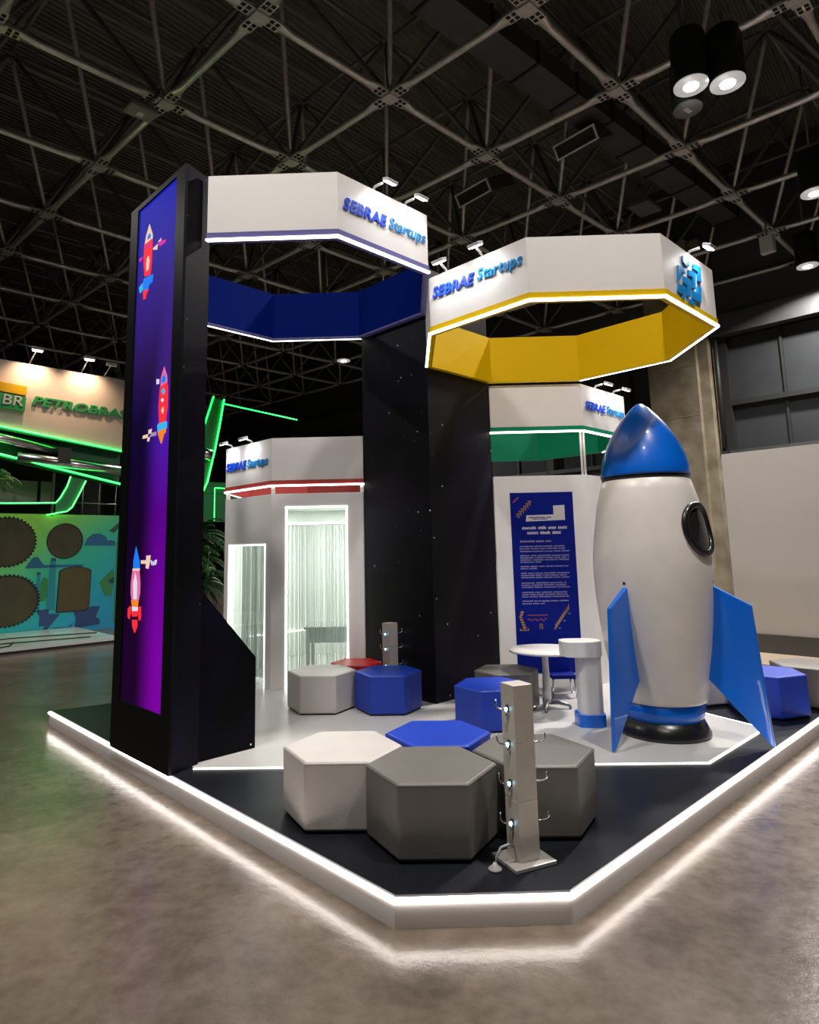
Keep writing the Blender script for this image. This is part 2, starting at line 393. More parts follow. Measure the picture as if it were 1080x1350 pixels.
plate('shaft', WR, rect(-1.72, -0.28, GROUND, 10.5), -0.3, 0.55, M['concrete'], pl)
plate('return_face', WR, rect(-0.28, 0.0, GROUND, 10.5), -0.3, 0.35, M['concrete'], pl)
tube('conduit', [WR.p(0.14, 4.1, 0.1), WR.p(0.14, 8, 0.1)], 0.07, M['win_frame'], pl)
for z in (1.8, 5.1, 6.6):
    plate('pour_joint', WR, rect(-1.7, -0.3, z, z+0.03), 0.55, 0.556, M['tan'], pl)
# grey exhibition partition in front of it
PP = Pan((4.775, 9.875), (R2, -R2))
pw = struct(empty('wall_partition', (4.775, 9.875, GROUND)))
for k in range(6):
    plate('partition_panel', PP, rect(k*2.0+0.002, k*2.0+1.998, 0.14, 2.76), -0.12, 0.0, M['partition'], pw)
struct(plate('baseboard_right', PP, rect(-0.1, 12, GROUND, 0.14), -0.14, 0.03, M['dark_base']))
struct(plate('floor_lit_strip', PP, rect(-3, 12, GROUND, GROUND+0.012), 0.03, 1.0, M['tan']))  # lit stretch of concrete floor, painted as a tan strip
# far left end of the hall
WL = Pan((-26, 26), (R2, R2))
struct(plate('wall_left', WL, rect(-60, 60, GROUND, 14), -0.4, 0, M['wall_dark']))

# ---- roof: deck, purlins and a square-on-offset-square space frame (bottom chords at z = 9)
G0 = Vector((-0.137, 9.942, 9.0)); GU = Vector((1.8197, 1.7712, 0)); GV = Vector((-1.9922, 1.7280, 0)); DH = Vector((0, 0, 2.54))
ceil = struct(empty('ceiling', (0, 10, 9)))
ob('roof_deck', [(-70, -25, 12.7), (70, -25, 12.7), (70, 75, 12.7), (-70, 75, 12.7)], [(0, 1, 2, 3)], M['roof'], ceil)
camv = Vector((0, 0, EYE))
fwd = fw
def seen(p):                                                        # rough cone round the view: builds only what a viewer near here could see
    d = Vector(p)-camv
    return d.dot(fwd) > 0.35*d.length and p[0]+p[1] < 28.5 and p[1]-p[0] < 52
def bn(i, j): return G0+GU*i+GV*j
def tn(i, j): return G0+GU*(i+0.5)+GV*(j+0.5)+DH
rng = range(-6, 15)
chords, webs, tops = [], [], []
for i in range(-6, 12):
    for j in range(-9, 16):
        a = bn(i, j)
        if not seen(a): continue
        for b in (bn(i+1, j), bn(i, j+1)):
            if b.x+b.y < 28.3: chords.append((a, b))
        for di, dj in ((0, 0), (-1, 0), (0, -1), (-1, -1)):
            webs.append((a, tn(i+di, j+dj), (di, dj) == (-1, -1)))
        t = tn(i, j)
        for b in (tn(i+1, j), tn(i, j+1)):
            if b.x+b.y < 28.3: tops.append((t, b))
def near(s): return ((Vector(s[0])+Vector(s[1]))/2-camv).length
def chord_mesh(L):                                                  # a tube whose two ends are pressed flat into lugs
    d = []
    pts = []; rs = []
    for x, r in ((0.17, 0.075), (0.30, 0.075), (0.55, 0.062), (L-0.55, 0.062), (L-0.30, 0.075), (L-0.17, 0.075)):
        pts.append((x, 0, 0)); rs.append(r)
    v, f = tube_data(pts, rs, 8)
    v2 = []
    for k, q in enumerate(v):
        ring = k//8; q = Vector(q)
        if ring in (0, 1, 4, 5): q.z *= 0.35; q.y *= 1.45
        v2.append(q)
    return v2, f
def mesh_of(name, vf, material, smooth=True):
    me = bpy.data.meshes.new(name); me.from_pydata([tuple(x) for x in vf[0]], [], vf[1]); me.materials.append(material)
    me.polygons.foreach_set('use_smooth', [smooth]*len(me.polygons)); return me
LC = GU.length; LC2 = GV.length
me_ch = {0: mesh_of('chord_tube', chord_mesh(LC), M['truss']), 1: mesh_of('chord_tube', chord_mesh(LC2), M['truss'])}
LW = (tn(0, 0)-bn(0, 0)).length
def inst(name, me, a, b, parent):
    o = bpy.data.objects.new(name, me); COL.objects.link(o); o.parent = parent
    d = (Vector(b)-Vector(a)); z = Vector((0, 0, 1))
    x = d.normalized(); y = z.cross(x).normalized(); zz = x.cross(y)
    mm = Matrix((x, y, zz)).transposed().to_4x4(); mm.translation = Vector(a)-wloc(parent)
    o.matrix_basis = mm; return o
chords.sort(key=near)
for a, b in chords[:260]:
    inst('chord_tube', me_ch[0 if (b-a).x > 0 else 1], a, b, ceil)
rest = [tube_data([a, b], 0.06, 6) for a, b in chords[260:]]
if rest:
    o = ob('far_chord_tubes', *merge(rest), M['truss'], ceil, smooth=True); o['kind'] = 'stuff'
me_w = {}
def web_mesh(L, r, material):
    return mesh_of('web_tube', tube_data([(0.1, 0, 0), (0.3, 0, 0), (L-0.3, 0, 0), (L-0.1, 0, 0)], [0.022, r, r, 0.022], 6), material)
webs.sort(key=near)
for a, b, bright in webs[:260]:
    L = round((b-a).length, 2); key = (L, bright)
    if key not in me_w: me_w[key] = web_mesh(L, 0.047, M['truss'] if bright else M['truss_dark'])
    inst('web_tube', me_w[key], a, b, ceil)
for br, nm in ((True, 'far_web_tubes'), (False, 'far_diagonal_tubes')):
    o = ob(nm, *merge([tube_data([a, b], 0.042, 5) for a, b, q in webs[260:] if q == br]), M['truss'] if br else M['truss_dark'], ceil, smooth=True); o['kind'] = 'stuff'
tops.sort(key=near)
me_t = {}
for a, b in tops[:200]:
    L = round((b-a).length, 2)
    if L not in me_t: me_t[L] = mesh_of('top_chord_tube', tube_data([(0.1, 0, 0), (L-0.1, 0, 0)], 0.045, 6), M['truss_dark'])
    inst('top_chord_tube', me_t[L], a, b, ceil)
o = ob('far_top_chords', *merge([tube_data([a, b], 0.045, 5) for a, b in tops[200:]]), M['truss_dark'], ceil, smooth=True); o['kind'] = 'stuff'
# node joints: cast cross with four bolted lugs
def node_mesh():
    parts = []; mats_ = []
    ux = GU.normalized(); vx = GV.normalized(); z = Vector((0, 0, 1))
    v, f = box_data((0, 0, 0), (0.22, 0.22, 0.13), (ux, vx, z)); parts.append((v, f)); mats_ += [0]*len(f)
    for ax, ay in ((ux, vx), (-ux, vx), (vx, ux), (-vx, ux)):
        v, f = box_data(ax*0.22, (0.26, 0.19, 0.05), (ax, ay, z)); parts.append((v, f)); mats_ += [0]*len(f)
        for q in (-0.045, 0.045):
            for w_ in (0.19, 0.28):
                v, f = box_data(ax*w_+ay*q-z*0.028, (0.055, 0.055, 0.012), (ax, ay, z)); parts.append((v, f)); mats_ += [1]*len(f)
    V, F = merge(parts); me = bpy.data.meshes.new('node_joint'); me.from_pydata([tuple(x) for x in V], [], F)
    me.materials.append(M['truss']); me.materials.append(M['node_hole'])
    for p, i in zip(me.polygons, mats_): p.material_index = i
    return me
nm_ = node_mesh()
nodes = sorted({(i, j) for i in range(-6, 13) for j in range(-9, 16) if seen(bn(i, j)) and sum(bn(i, j).xy) < 28.3}, key=lambda k: (bn(*k)-camv).length)
for i, j in nodes[:90]:
    o = bpy.data.objects.new('node_joint', nm_); COL.objects.link(o); o.parent = ceil; o.location = bn(i, j)-wloc(ceil)
# purlins under the deck
pd = []
for k in range(-14, 34):
    a = G0+GV*(k*0.5)-GU*14+Vector((0, 0, 3.3)); b = a+GU*26
    pd.append(tube_data([a, b], 0.05, 4))
o = ob('purlins', *merge(pd), M['truss_dark'], ceil); o['kind'] = 'stuff'

# ---- ducts and vents above the stand
UX, VX, ZX = GU.normalized(), GV.normalized(), Vector((0, 0, 1))
dd = (Vector((5.074, 13.324, 0))-Vector((0.954, 9.583, 0))).normalized()
dn = Vector((-dd.y, dd.x, 0))
du = empty('air_duct', (2.4, 10.9, 10.0), 'long dark ribbed air duct running above the truss over the yellow canopy', 'duct')
for k in range(-4, 9):
    c = Vector((0.954, 9.583, 10.25))+dd*(k*1.25)
    box('duct_section', c, (1.22, 0.62, 0.42), M['duct'], du, (dd, dn, ZX))
    box('flange', c+dd*0.61, (0.05, 0.68, 0.48), M['vent_dark'], du, (dd, dn, ZX))
def vent(p0, p1, label):
    c = (Vector(p0)+Vector(p1))/2; L = (Vector(p1)-Vector(p0)).length
    x = (Vector(p1)-Vector(p0)).normalized()
    t = empty('air_vent', c, label, 'vent')
    n = Vector((-0.62, -0.45, -0.45)); n = (n-x*n.dot(x)).normalized(); y = n.cross(x)
    if y.z < 0: y = -y
    box('vent_hood', c-n*0.62+y*0.0, (L*0.98, 0.30, 1.15), M['duct'], t, (x, y, n))
    box('vent_mouth', c-n*0.03, (L, 0.28, 0.03), M['vent_dark'], t, (x, y, n))
    for s in (-1, 1):
        box('vent_rim', c+y*(s*0.14), (L+0.05, 0.035, 0.05), M['vent_rim'], t, (x, y, n))
        box('vent_rim', c+x*(s*L/2), (0.035, 0.28, 0.05), M['vent_rim'], t, (x, y, n))
vent((3.33, 12.80, 9.68), (3.98, 12.15, 9.72), 'dark air vent with pale rectangular rim, nearer one below the duct on the right')
vent((1.38, 14.62, 9.68), (2.04, 13.98, 9.72), 'dark air vent with pale rectangular rim above the two canopies, smaller in view')

# ---- hall lamps
def highbay(loc, label, r=0.25, h=0.85, watt=HIGHBAY_WATT, aim=(0, 0, -1), rod=True, group='high bay lamps in the roof'):
    t = empty('highbay_lamp', loc, label, 'lamp', group)
    x, y, z = loc
    lathe('housing', [(0.02, z+h), (r*0.9, z+h-0.02), (r, z+h-0.08), (r, z+0.03), (r*0.98, z)], (x, y), M['lamp_black'], t, 28)
    lathe('reflector', [(r*0.97, z-0.03), (r*0.97, z-0.005), (r*0.5, z-0.006)], (x, y), M['lamp_dish'], t, 28)
    lathe('lens', [(r*0.42, z-0.045), (r*0.42, z-0.03)], (x, y), M['lamp_lens'], t, 20)
    if rod: tube('hanger', [(x, y, z+h), (x, y, 11.4)], 0.02, M['truss_dark'], t, 6)
    lamp('highbay_light', 'AREA', (x, y, z-0.07), watt, aim, size=r*1.6, spot=math.radians(150), parent=t)
    return t
highbay((4.40, 8.95, 8.25), 'lit black cylinder lamp, left of the pair in the upper right roof')
highbay((4.93, 8.92, 8.25), 'lit black cylinder lamp, right of the pair in the upper right roof')
t = empty('ceiling_speaker', (4.56, 9.45, 8.2), 'unlit black cylinder with grey round face below the lit pair of lamps', 'speaker')
lathe('housing', [(0.02, 9.0), (0.22, 8.98), (0.22, 8.22)], (4.56, 9.45), M['lamp_black'], t, 28)
lathe('grille', [(0.215, 8.19), (0.215, 8.22)], (4.56, 9.45), M['plastic_grey'], t, 28)
box('badge', (4.56, 9.45, 8.186), (0.16, 0.07, 0.01), M['plastic_white'], t, rz=0.6)
tube('hanger', [(4.56, 9.45, 9.0), (4.56, 9.45, 11.4)], 0.02, M['truss_dark'], t, 6)
highbay((10.23, 15.78, 8.3), 'small bright round lamp below the truss near the right edge')
highbay((8.25, 12.25, 8.3), 'black cylinder lamp half hidden at the right edge of the roof')
highbay((-2.23, 22.98, 8.3), 'small warm lit lamp seen through the blue canopy', watt=HIGHBAY_WATT*1.6)
# lamps added out of view as fill light for the floor and stand
for x, y, wt in ((-2.6, 2.5, 1.5), (2.7, 2.5, 1.5), (0.3, -0.6, 0.7), (-9.5, 7.5, 1.0)):
    highbay((x, y, 8.3), 'round black high bay lamp hanging over the open hall floor', watt=FILL_WATT*wt)
t = empty('ceiling_sensor', (-4.11, 9.30, 8.35), 'dark grey rounded box with pale mark hanging under a truss node, upper left', 'speaker')
box('case', (-4.11, 9.30, 8.42), (0.46, 0.32, 0.12), M['plastic_grey'], t, (UX, VX, ZX), bevel=0.04)
box('mark', (-4.11, 9.30, 8.355), (0.10, 0.12, 0.012), M['plastic_white'], t, (UX, VX, ZX))
tube('hanger', [(-4.11, 9.30, 8.48), (-4.0, 9.7, 9.0)], 0.025, M['truss_dark'], t, 6)
t = empty('ceiling_speaker', (5.06, 12.71, 8.4), 'dark flat square speaker under the truss above the emblem panel', 'speaker')
box('case', (5.06, 12.71, 8.35), (0.62, 0.45, 0.12), M['duct'], t, (UX, VX, ZX), bevel=0.03)
tube('hanger', [(5.06, 12.71, 8.5), (5.06, 12.9, 9.0)], 0.025, M['truss_dark'], t, 6)
t = empty('ceiling_speaker', (8.50, 14.43, 8.2), 'small pale rectangular speaker hanging at the right under the truss', 'speaker')
box('case', (8.50, 14.43, 8.25), (0.30, 0.16, 0.42), M['plastic_white'], t, rz=-0.9, bevel=0.02)
tube('hanger', [(8.50, 14.43, 8.45), (8.50, 14.43, 9.0)], 0.02, M['truss_dark'], t, 6)

# ------------------------------------------------------------------ the stand platform
def octv(c):
    x, y = c; a, b = (1+2**.5)/2, .5
    return [(x-a, y-b), (x-b, y-a), (x+b, y-a), (x+a, y-b), (x+a, y+b), (x+b, y+a), (x-b, y+a), (x-a, y+b)]
WOCT = 1+2**.5
cY = (1.4324, 5.8125); cB = (cY[0]-WOCT, cY[1]); cR = (cB[0], cB[1]+WOCT); cG = (cY[0], cY[1]+WOCT)
plat = empty('exhibition_platform', (0, 5, GROUND), 'low black topped platform with white skirt and glowing white edge under the whole stand', 'platform')
PL = [(-3.41, 6.28), (-0.096, 2.968), (0.656, 3.0), (4.45, 6.79), (2.75, 8.5), (2.75, 10.2), (-2.72, 10.2), (-2.72, 6.72)]
def inset(poly, d):
    n = len(poly); out = []
    for i in range(n):
        p0, p1, p2 = Vector(poly[i-1]), Vector(poly[i]), Vector(poly[(i+1) % n])
        a = (p1-p0).normalized(); b = (p2-p1).normalized()
        na = Vector((-a.y, a.x)); nb = Vector((-b.y, b.x)); k = (na+nb); k = k/(k.dot(na)) if abs(k.dot(na)) > 1e-6 else na
        out.append(tuple(p1+k*d))
    return out
prism('deck', inset(PL, 0.012), GROUND+0.01, 0.0, M['deck'], plat)
inn = inset(PL, 0.012)
for i in range(8):
    a, b = PL[i], PL[(i+1) % 8]; ai, bi = inn[i], inn[(i+1) % 8]
    prism('skirt_panel', [a, b, bi, ai], GROUND, -0.030, M['skirt'], plat)
    o2 = inset(PL, -0.009)
    prism('led_strip', [o2[i], o2[(i+1) % 8], bi, ai], -0.026, -0.010, M['led_edge'], plat)
INL = [(-1.482, 4.605), (1.95, 4.605), (2.735, 5.39), (2.30, 6.22), (2.64, 7.6), (2.64, 8.8), (1.93, 9.5), (-1.5, 9.5), (-2.2, 8.8), (-2.2, 5.32)]
prism('floor_inlay', INL, 0.0, 0.005, M['inlay'], plat)
inl2 = inset(INL, -0.018)
for i in (0, 1, 2):
    prism('floor_led', [inl2[i], inl2[i+1], INL[i+1], INL[i]], 0.0, 0.006, M['led_soft'], plat)

# ------------------------------------------------------------------ tower with the screen
TP = (-1.592, 4.470); TD = Vector((-0.7165, 0.6976)); TN = Vector((0.105, 0.215))
tL = Vector(TP)+TD*0.985
tower = empty('screen_tower', (-1.9, 4.9, 0), 'tall black tower with a blue to purple screen of cartoon rockets', 'tower')
tf = [TP, tuple(Vector(TP)+TN), tuple(tL+TN), tuple(tL)]
prism('tower_body', tf, 0, 4.345, M['stars'], tower)
TPan = Pan(TP, TD)           # normal of Pan = d x up
TPan.n = Vector((-TD.y, TD.x, 0)).normalized()
if TPan.n.y > 0: TPan.n = -TPan.n
SU0, SU1, SZ0, SZ1 = 0.143, 0.845, 0.36, 4.30
for q in (rect(-0.0, SU0, 0.0, 4.345), rect(SU1, 0.985, 0.0, 4.345), rect(SU0, SU1, 0.0, SZ0), rect(SU0, SU1, SZ1, 4.345)):
    plate('screen_frame', TPan, q, 0.0, 0.022, M['black'], tower)
# screen picture: lit display, blue at the top to purple at the foot, dark towards its left edge
Ms, nt, b, ramp = ramp_panel('screen_picture', (0, 0, 1), SZ0, SZ1,
    [(0.0, (0.21, 0.0, 0.36)), (0.12, (0.19, 0.0, 0.36)), (0.35, (0.10, 0.0, 0.27)), (0.50, (0.07, 0.01, 0.42)), (0.62, (0.045, 0.012, 0.17)), (0.80, (0.035, 0.012, 0.25)), (1.0, (0.01, 0.015, 0.42))], 0.5)
b.inputs['Specular IOR Level'].default_value = 0.03
g = nt.nodes.new('ShaderNodeNewGeometry'); dt = nt.nodes.new('ShaderNodeVectorMath'); dt.operation = 'DOT_PRODUCT'
dt.inputs[1].default_value = (TPan.d.x, TPan.d.y, 0); nt.links.new(g.outputs['Position'], dt.inputs[0])
u_at = TPan.o.dot(TPan.d)
mr = nt.nodes.new('ShaderNodeMapRange'); mr.interpolation_type = 'SMOOTHSTEP'
mr.inputs['From Min'].default_value = u_at+SU0+0.10; mr.inputs['From Max'].default_value = u_at+SU1-0.22
mr.inputs['To Min'].default_value = 1.0; mr.inputs['To Max'].default_value = 0.06
nt.links.new(dt.outputs['Value'], mr.inputs['Value'])
# upper part of the picture is evenly blue, so the dark edge fades out with height
gz = nt.nodes.new('ShaderNodeSeparateXYZ'); nt.links.new(g.outputs['Position'], gz.inputs[0])
hz = nt.nodes.new('ShaderNodeMapRange'); hz.interpolation_type = 'SMOOTHSTEP'
hz.inputs['From Min'].default_value = 2.2; hz.inputs['From Max'].default_value = 3.7
nt.links.new(gz.outputs['Z'], hz.inputs['Value'])
mxx = nt.nodes.new('ShaderNodeMath'); mxx.operation = 'MAXIMUM'
nt.links.new(mr.outputs['Result'], mxx.inputs[0]); nt.links.new(hz.outputs['Result'], mxx.inputs[1])
sc_ = nt.nodes.new('ShaderNodeMath'); sc_.operation = 'MULTIPLY'; sc_.inputs[1].default_value = 0.95
nt.links.new(mxx.outputs[0], sc_.inputs[0])
nt.links.new(ramp.outputs['Color'], b.inputs['Emission Color']); nt.links.new(sc_.outputs[0], b.inputs['Emission Strength'])
b.inputs['Base Color'].default_value = (0.004, 0.004, 0.006, 1)
plate('screen', TPan, rect(SU0, SU1, SZ0, SZ1), 0.0, 0.008, Ms, tower)
EM = {k: mat('screen_'+k, (0.003, 0.003, 0.003), 0.6, emit=c, es=s*0.85, spec=0.1) for k, (c, s) in dict(
    red=((1.0, 0.03, 0.05), 1.1), orange=((1.0, 0.25, 0.02), 1.1), cream=((1.0, 0.72, 0.55), 1.0), blue=((0.01, 0.22, 1.0), 1.1),
    cyan=((0.05, 0.55, 1.0), 1.0), pink=((0.95, 0.18, 0.45), 1.0), magenta=((0.9, 0.03, 0.5), 0.9), white=((0.85, 0.85, 1.0), 1.0), lilac=((0.55, 0.4, 0.7), 0.8)).items()}
GFX = {'rocket_graphic': [
 [('cream', [(0.639, 4.111), (0.571, 3.994), (0.568, 3.958), (0.719, 3.957), (0.697, 4.028)]), ('blue', [(0.624, 4.026), (0.602, 3.999), (0.606, 3.979), (0.67, 3.981), (0.661, 4.015)]),
  ('red', [(0.568, 3.958), (0.566, 3.748), (0.585, 3.656), (0.696, 3.673), (0.725, 3.803), (0.723, 3.958)]), ('magenta', [(0.635, 3.945), (0.612, 3.918), (0.624, 3.894), (0.655, 3.905), (0.666, 3.937)]),
  ('cream', [(0.626, 3.832), (0.606, 3.787), (0.617, 3.716), (0.657, 3.704), (0.669, 3.771), (0.659, 3.818)]),
  ('blue', [(0.531, 3.641), (0.54, 3.586), (0.599, 3.574), (0.624, 3.545), (0.692, 3.544), (0.718, 3.612), (0.704, 3.657), (0.605, 3.65)]),
  ('cyan', [(0.72, 3.628), (0.715, 3.573), (0.77, 3.555), (0.788, 3.608)]), ('red', [(0.603, 3.538), (0.642, 3.513), (0.659, 3.475), (0.694, 3.479), (0.707, 3.552)]), ('magenta', [(0.746, 3.861), (0.752, 3.841), (0.793, 3.833), (0.803, 3.862)])],
 [('pink', [(0.282, 2.832), (0.231, 2.753), (0.222, 2.701), (0.335, 2.679), (0.334, 2.752)]), ('blue', [(0.274, 2.768), (0.248, 2.74), (0.252, 2.707), (0.319, 2.709), (0.318, 2.749)]),
  ('red', [(0.221, 2.698), (0.207, 2.654), (0.203, 2.504), (0.226, 2.404), (0.334, 2.401), (0.355, 2.53), (0.341, 2.68)]), ('cyan', [(0.279, 2.667), (0.245, 2.634), (0.276, 2.612), (0.314, 2.646)]),
  ('white', [(0.286, 2.59), (0.264, 2.57), (0.287, 2.556), (0.316, 2.579)]), ('cream', [(0.275, 2.522), (0.259, 2.492), (0.278, 2.466), (0.3, 2.498)]),
  ('cyan', [(0.208, 2.401), (0.204, 2.349), (0.348, 2.342), (0.358, 2.391), (0.334, 2.404)]), ('orange', [(0.222, 2.351), (0.22, 2.321), (0.247, 2.314), (0.286, 2.245), (0.341, 2.327), (0.342, 2.341)])],
 [('blue', [(0.667, 1.502), (0.598, 1.394), (0.586, 1.336), (0.706, 1.335), (0.705, 1.4)]), ('cream', [(0.586, 1.336), (0.589, 1.319), (0.716, 1.318), (0.709, 1.335)]),
  ('pink', [(0.592, 1.319), (0.568, 1.232), (0.566, 1.151), (0.587, 1.104), (0.707, 1.099), (0.729, 1.145), (0.733, 1.228), (0.712, 1.318)]), ('white', [(0.654, 1.306), (0.615, 1.231), (0.613, 1.109), (0.674, 1.107), (0.69, 1.229)]),
  ('orange', [(0.587, 1.104), (0.597, 1.055), (0.692, 1.051), (0.714, 1.099)]), ('white', [(0.597, 1.055), (0.597, 1.024), (0.689, 1.019), (0.692, 1.051)]),
  ('red', [(0.597, 1.024), (0.59, 1.004), (0.604, 0.983), (0.677, 0.979), (0.697, 0.998), (0.692, 1.019)]), ('red', [(0.596, 0.961), (0.592, 0.916), (0.629, 0.865), (0.671, 0.91), (0.679, 0.956)]),
  ('red', [(0.717, 1.055), (0.719, 1.0), (0.737, 0.958), (0.76, 0.974), (0.759, 1.038)]), ('red', [(0.542, 1.061), (0.533, 0.982), (0.547, 0.958), (0.562, 0.974), (0.576, 1.053)])]],
 'satellite_graphic': [
 [('magenta', [(0.463, 3.872), (0.464, 3.888), (0.411, 3.880), (0.321, 3.857), (0.332, 3.837), (0.434, 3.841)]), ('cream', [(0.555, 3.869), (0.470, 3.875), (0.475, 3.83), (0.547, 3.853)]), ('cream', [(0.464, 3.891), (0.406, 3.901), (0.42, 3.88)])],
 [('cream', [(0.521, 2.381), (0.461, 2.383), (0.467, 2.35), (0.518, 2.349)]), ('lilac', [(0.467, 2.35), (0.379, 2.349), (0.383, 2.319), (0.49, 2.323)]), ('cream', [(0.49, 2.323), (0.501, 2.29), (0.533, 2.294), (0.525, 2.322)]), ('cream', [(0.53, 2.322), (0.617, 2.326), (0.61, 2.35), (0.525, 2.349)])],
 [('white', [(0.409, 2.759), (0.359, 2.748), (0.362, 2.712), (0.406, 2.718)])],
 [('cream', [(0.571, 1.397), (0.482, 1.397), (0.48, 1.371), (0.568, 1.371)]), ('cream', [(0.478, 1.43), (0.408, 1.433), (0.414, 1.388), (0.437, 1.334), (0.481, 1.34)]), ('white', [(0.402, 1.397), (0.39, 1.397), (0.374, 1.363), (0.385, 1.363)]), ('white', [(0.37, 1.39), (0.358, 1.39), (0.345, 1.36), (0.357, 1.36)]), ('white', [(0.33, 1.397), (0.30, 1.401), (0.314, 1.365), (0.335, 1.365)])]]}
for nm, lst in GFX.items():
    for shapes in lst:
        V = []; F = []; fm = []; mats_ = []; idx = {}
        for q, (c, poly) in enumerate(shapes):
            v, f = plate_data(TPan, poly, 0.008, 0.010+0.0008*q)
            k = len(V); V += v; F += [tuple(i+k for i in t_) for t_ in f]
            if c not in idx: idx[c] = len(mats_); mats_.append(EM[c])
            fm += [idx[c]]*len(f)
        ob(nm, V, F, None, tower, mats=mats_, fm=fm)
FPan = Pan((-1.500, 4.712), (R2, R2))
plate('side_fin', FPan, [(-0.02, 0.0), (0.46, 0.0), (0.46, 0.655), (0.005, 1.175), (-0.02, 1.175)], -0.09, 0.0, M['stars'], tower)

# ------------------------------------------------------------------ square column between the octagons
q = 0.7071
col_c = (0.2253, 7.0196)
clm = empty('star_column', (*col_c, 0), 'full height black square column with star specks in the middle of the stand', 'column')
cp = [(0.2253, 6.318), (col_c[0]+0.70, col_c[1]), (0.2253, 7.7196), (col_c[0]-0.70, col_c[1])]
prism('column_shaft', cp, 0.005, 4.30, M['stars_gloss'], clm)

# ------------------------------------------------------------------ canopies (octagonal fascia rings)
def spotlight(pan, u, z, label, group):
    base = pan.p(u, z, 0.0)
    t = empty('sign_spotlight', base, label, 'spotlight', group)
    d, n, up_ = pan.d, pan.n, Vector((0, 0, 1))
    tube('arm', [pan.p(u-0.05, z-0.0, -0.03), pan.p(u-0.05, z+0.03, 0.0), pan.p(u-0.03, z+0.040, 0.07)], 0.011, M['plastic_white'], t, 6)
    c = pan.p(u, z+0.040, 0.13)
    tn_ = (n*0.25-up_).normalized(); fx = tn_.cross(d).normalized()
    aim = (-n*0.42-up_).normalized(); y = aim.cross(d).normalized()
    box('lamp_head', c, (0.115, 0.065, 0.024), M['plastic_white'], t, (d, y, -aim), bevel=0.004)
    box('lens', c+aim*0.014, (0.10, 0.052, 0.008), M['spot_lens'], t, (d, y, -aim))
    lamp('sign_light', 'SPOT', c+aim*0.026, SPOT_WATT, aim, size=0.05, col=(0.95, 0.97, 1.0), spot=math.radians(150), blend=1.0, parent=t)
def ring(name, c, z0, z1, liner, lipmat, led_edges, label, lip=0.068, skip=()):
    vs = octv(c)
    th = 0.05
    root = empty(name, (c[0], c[1], z0), label, 'canopy')
    inn_ = inset(vs, th); mid = inset(vs, th-0.012); lipo = inset(vs, -0.008)
    for i in range(8):
        if i in skip: continue
        a, b = vs[i], vs[(i+1) % 8]; ai, bi = inn_[i], inn_[(i+1) % 8]; am, bm_ = mid[i], mid[(i+1) % 8]; lo, lb = lipo[i], lipo[(i+1) % 8]
        prism('fascia_panel', [a, b, bm_, am], z0+lip, z1, M['white'], root)
        prism('liner_panel', [am, bm_, bi, ai], z0+0.022, z1, liner, root)
        prism('lip_strip', [lo, lb, bm_, am], z0+0.022, z0+lip, lipmat, root)
        if i in led_edges:
            l2 = inset(vs, -0.016)
            l3 = inset(vs, 0.006)
            prism('led_strip', [l2[i], l2[(i+1) % 8], l3[(i+1) % 8], l3[i]], z0, z0+0.018, M['led'], root)
            prism('bottom_trim', [l3[i], l3[(i+1) % 8], bi, ai], z0+0.004, z0+0.0215, lipmat, root)
        else:
            prism('bottom_trim', [lo, lb, bi, ai], z0, z0+0.0215, lipmat, root)
    return root, vs
Yb, Yt, Bb, Bt, Rb, Rt, Gb, Gt = 3.235, 3.74, 3.786, 4.324, 2.138, 2.677, 2.667, 3.205
yel, vY = ring('yellow_canopy', cY, Yb, Yt, M['yellow'], M['yellow'], {0, 1, 2, 3, 4, 7}, 'white octagonal canopy with yellow inside over the rocket')
blu, vB = ring('blue_canopy', cB, Bb, Bt, M['blue'], M['lip_glow'], {0, 1, 2, 5, 6, 7}, 'tallest white octagonal canopy with navy inside beside the screen tower', skip=(0,))
red, vR = ring('red_canopy', cR, Rb, Rt, M['red'], M['red'], {0, 1, 2, 7}, 'low white octagonal canopy with red lip above the glazed room')
grn, vG = ring('green_canopy', cG, Gb, Gt, M['green'], M['green'], {0, 1, 2, 3}, 'white octagonal canopy with green inside above the poster wall')
def sign(pan, root, z0, cap, tilt=0.0, u0=0.05, u1=0.965):
    s = (u1-u0)/0.915
    text_mesh('lettering', 'SEBRAE', pan, u0, u0+0.46*s, z0, z0+cap, 0.006, 0.008, M['text_blue'], root, bold=0.028, shear=0.22, tilt=tilt, gap=1.06)
    text_mesh('lettering', 'Startups', pan, u0+0.482*s, u1, z0-cap*0.24, z0+cap*1.04, 0.006, 0.008, M['text_cyan'], root, bold=0.016, shear=0.22, tilt=tilt, gap=1.04)
pB = Pan(vB[2], (R2, R2)); pY = Pan(vY[0], (R2, -R2)); pY2 = Pan(vY[2], (R2, R2)); pR = Pan(vR[0], (R2, -R2)); pG = Pan(vG[2], (R2, R2))
sign(pB, blu, 4.035, 0.105, 0.0); sign(pY, yel, 3.54, 0.10, -0.02); sign(pR, red, 2.39, 0.10, 0.0, 0.03, 0.93); sign(pG, grn, 2.93, 0.095, 0.0, 0.07, 0.96)
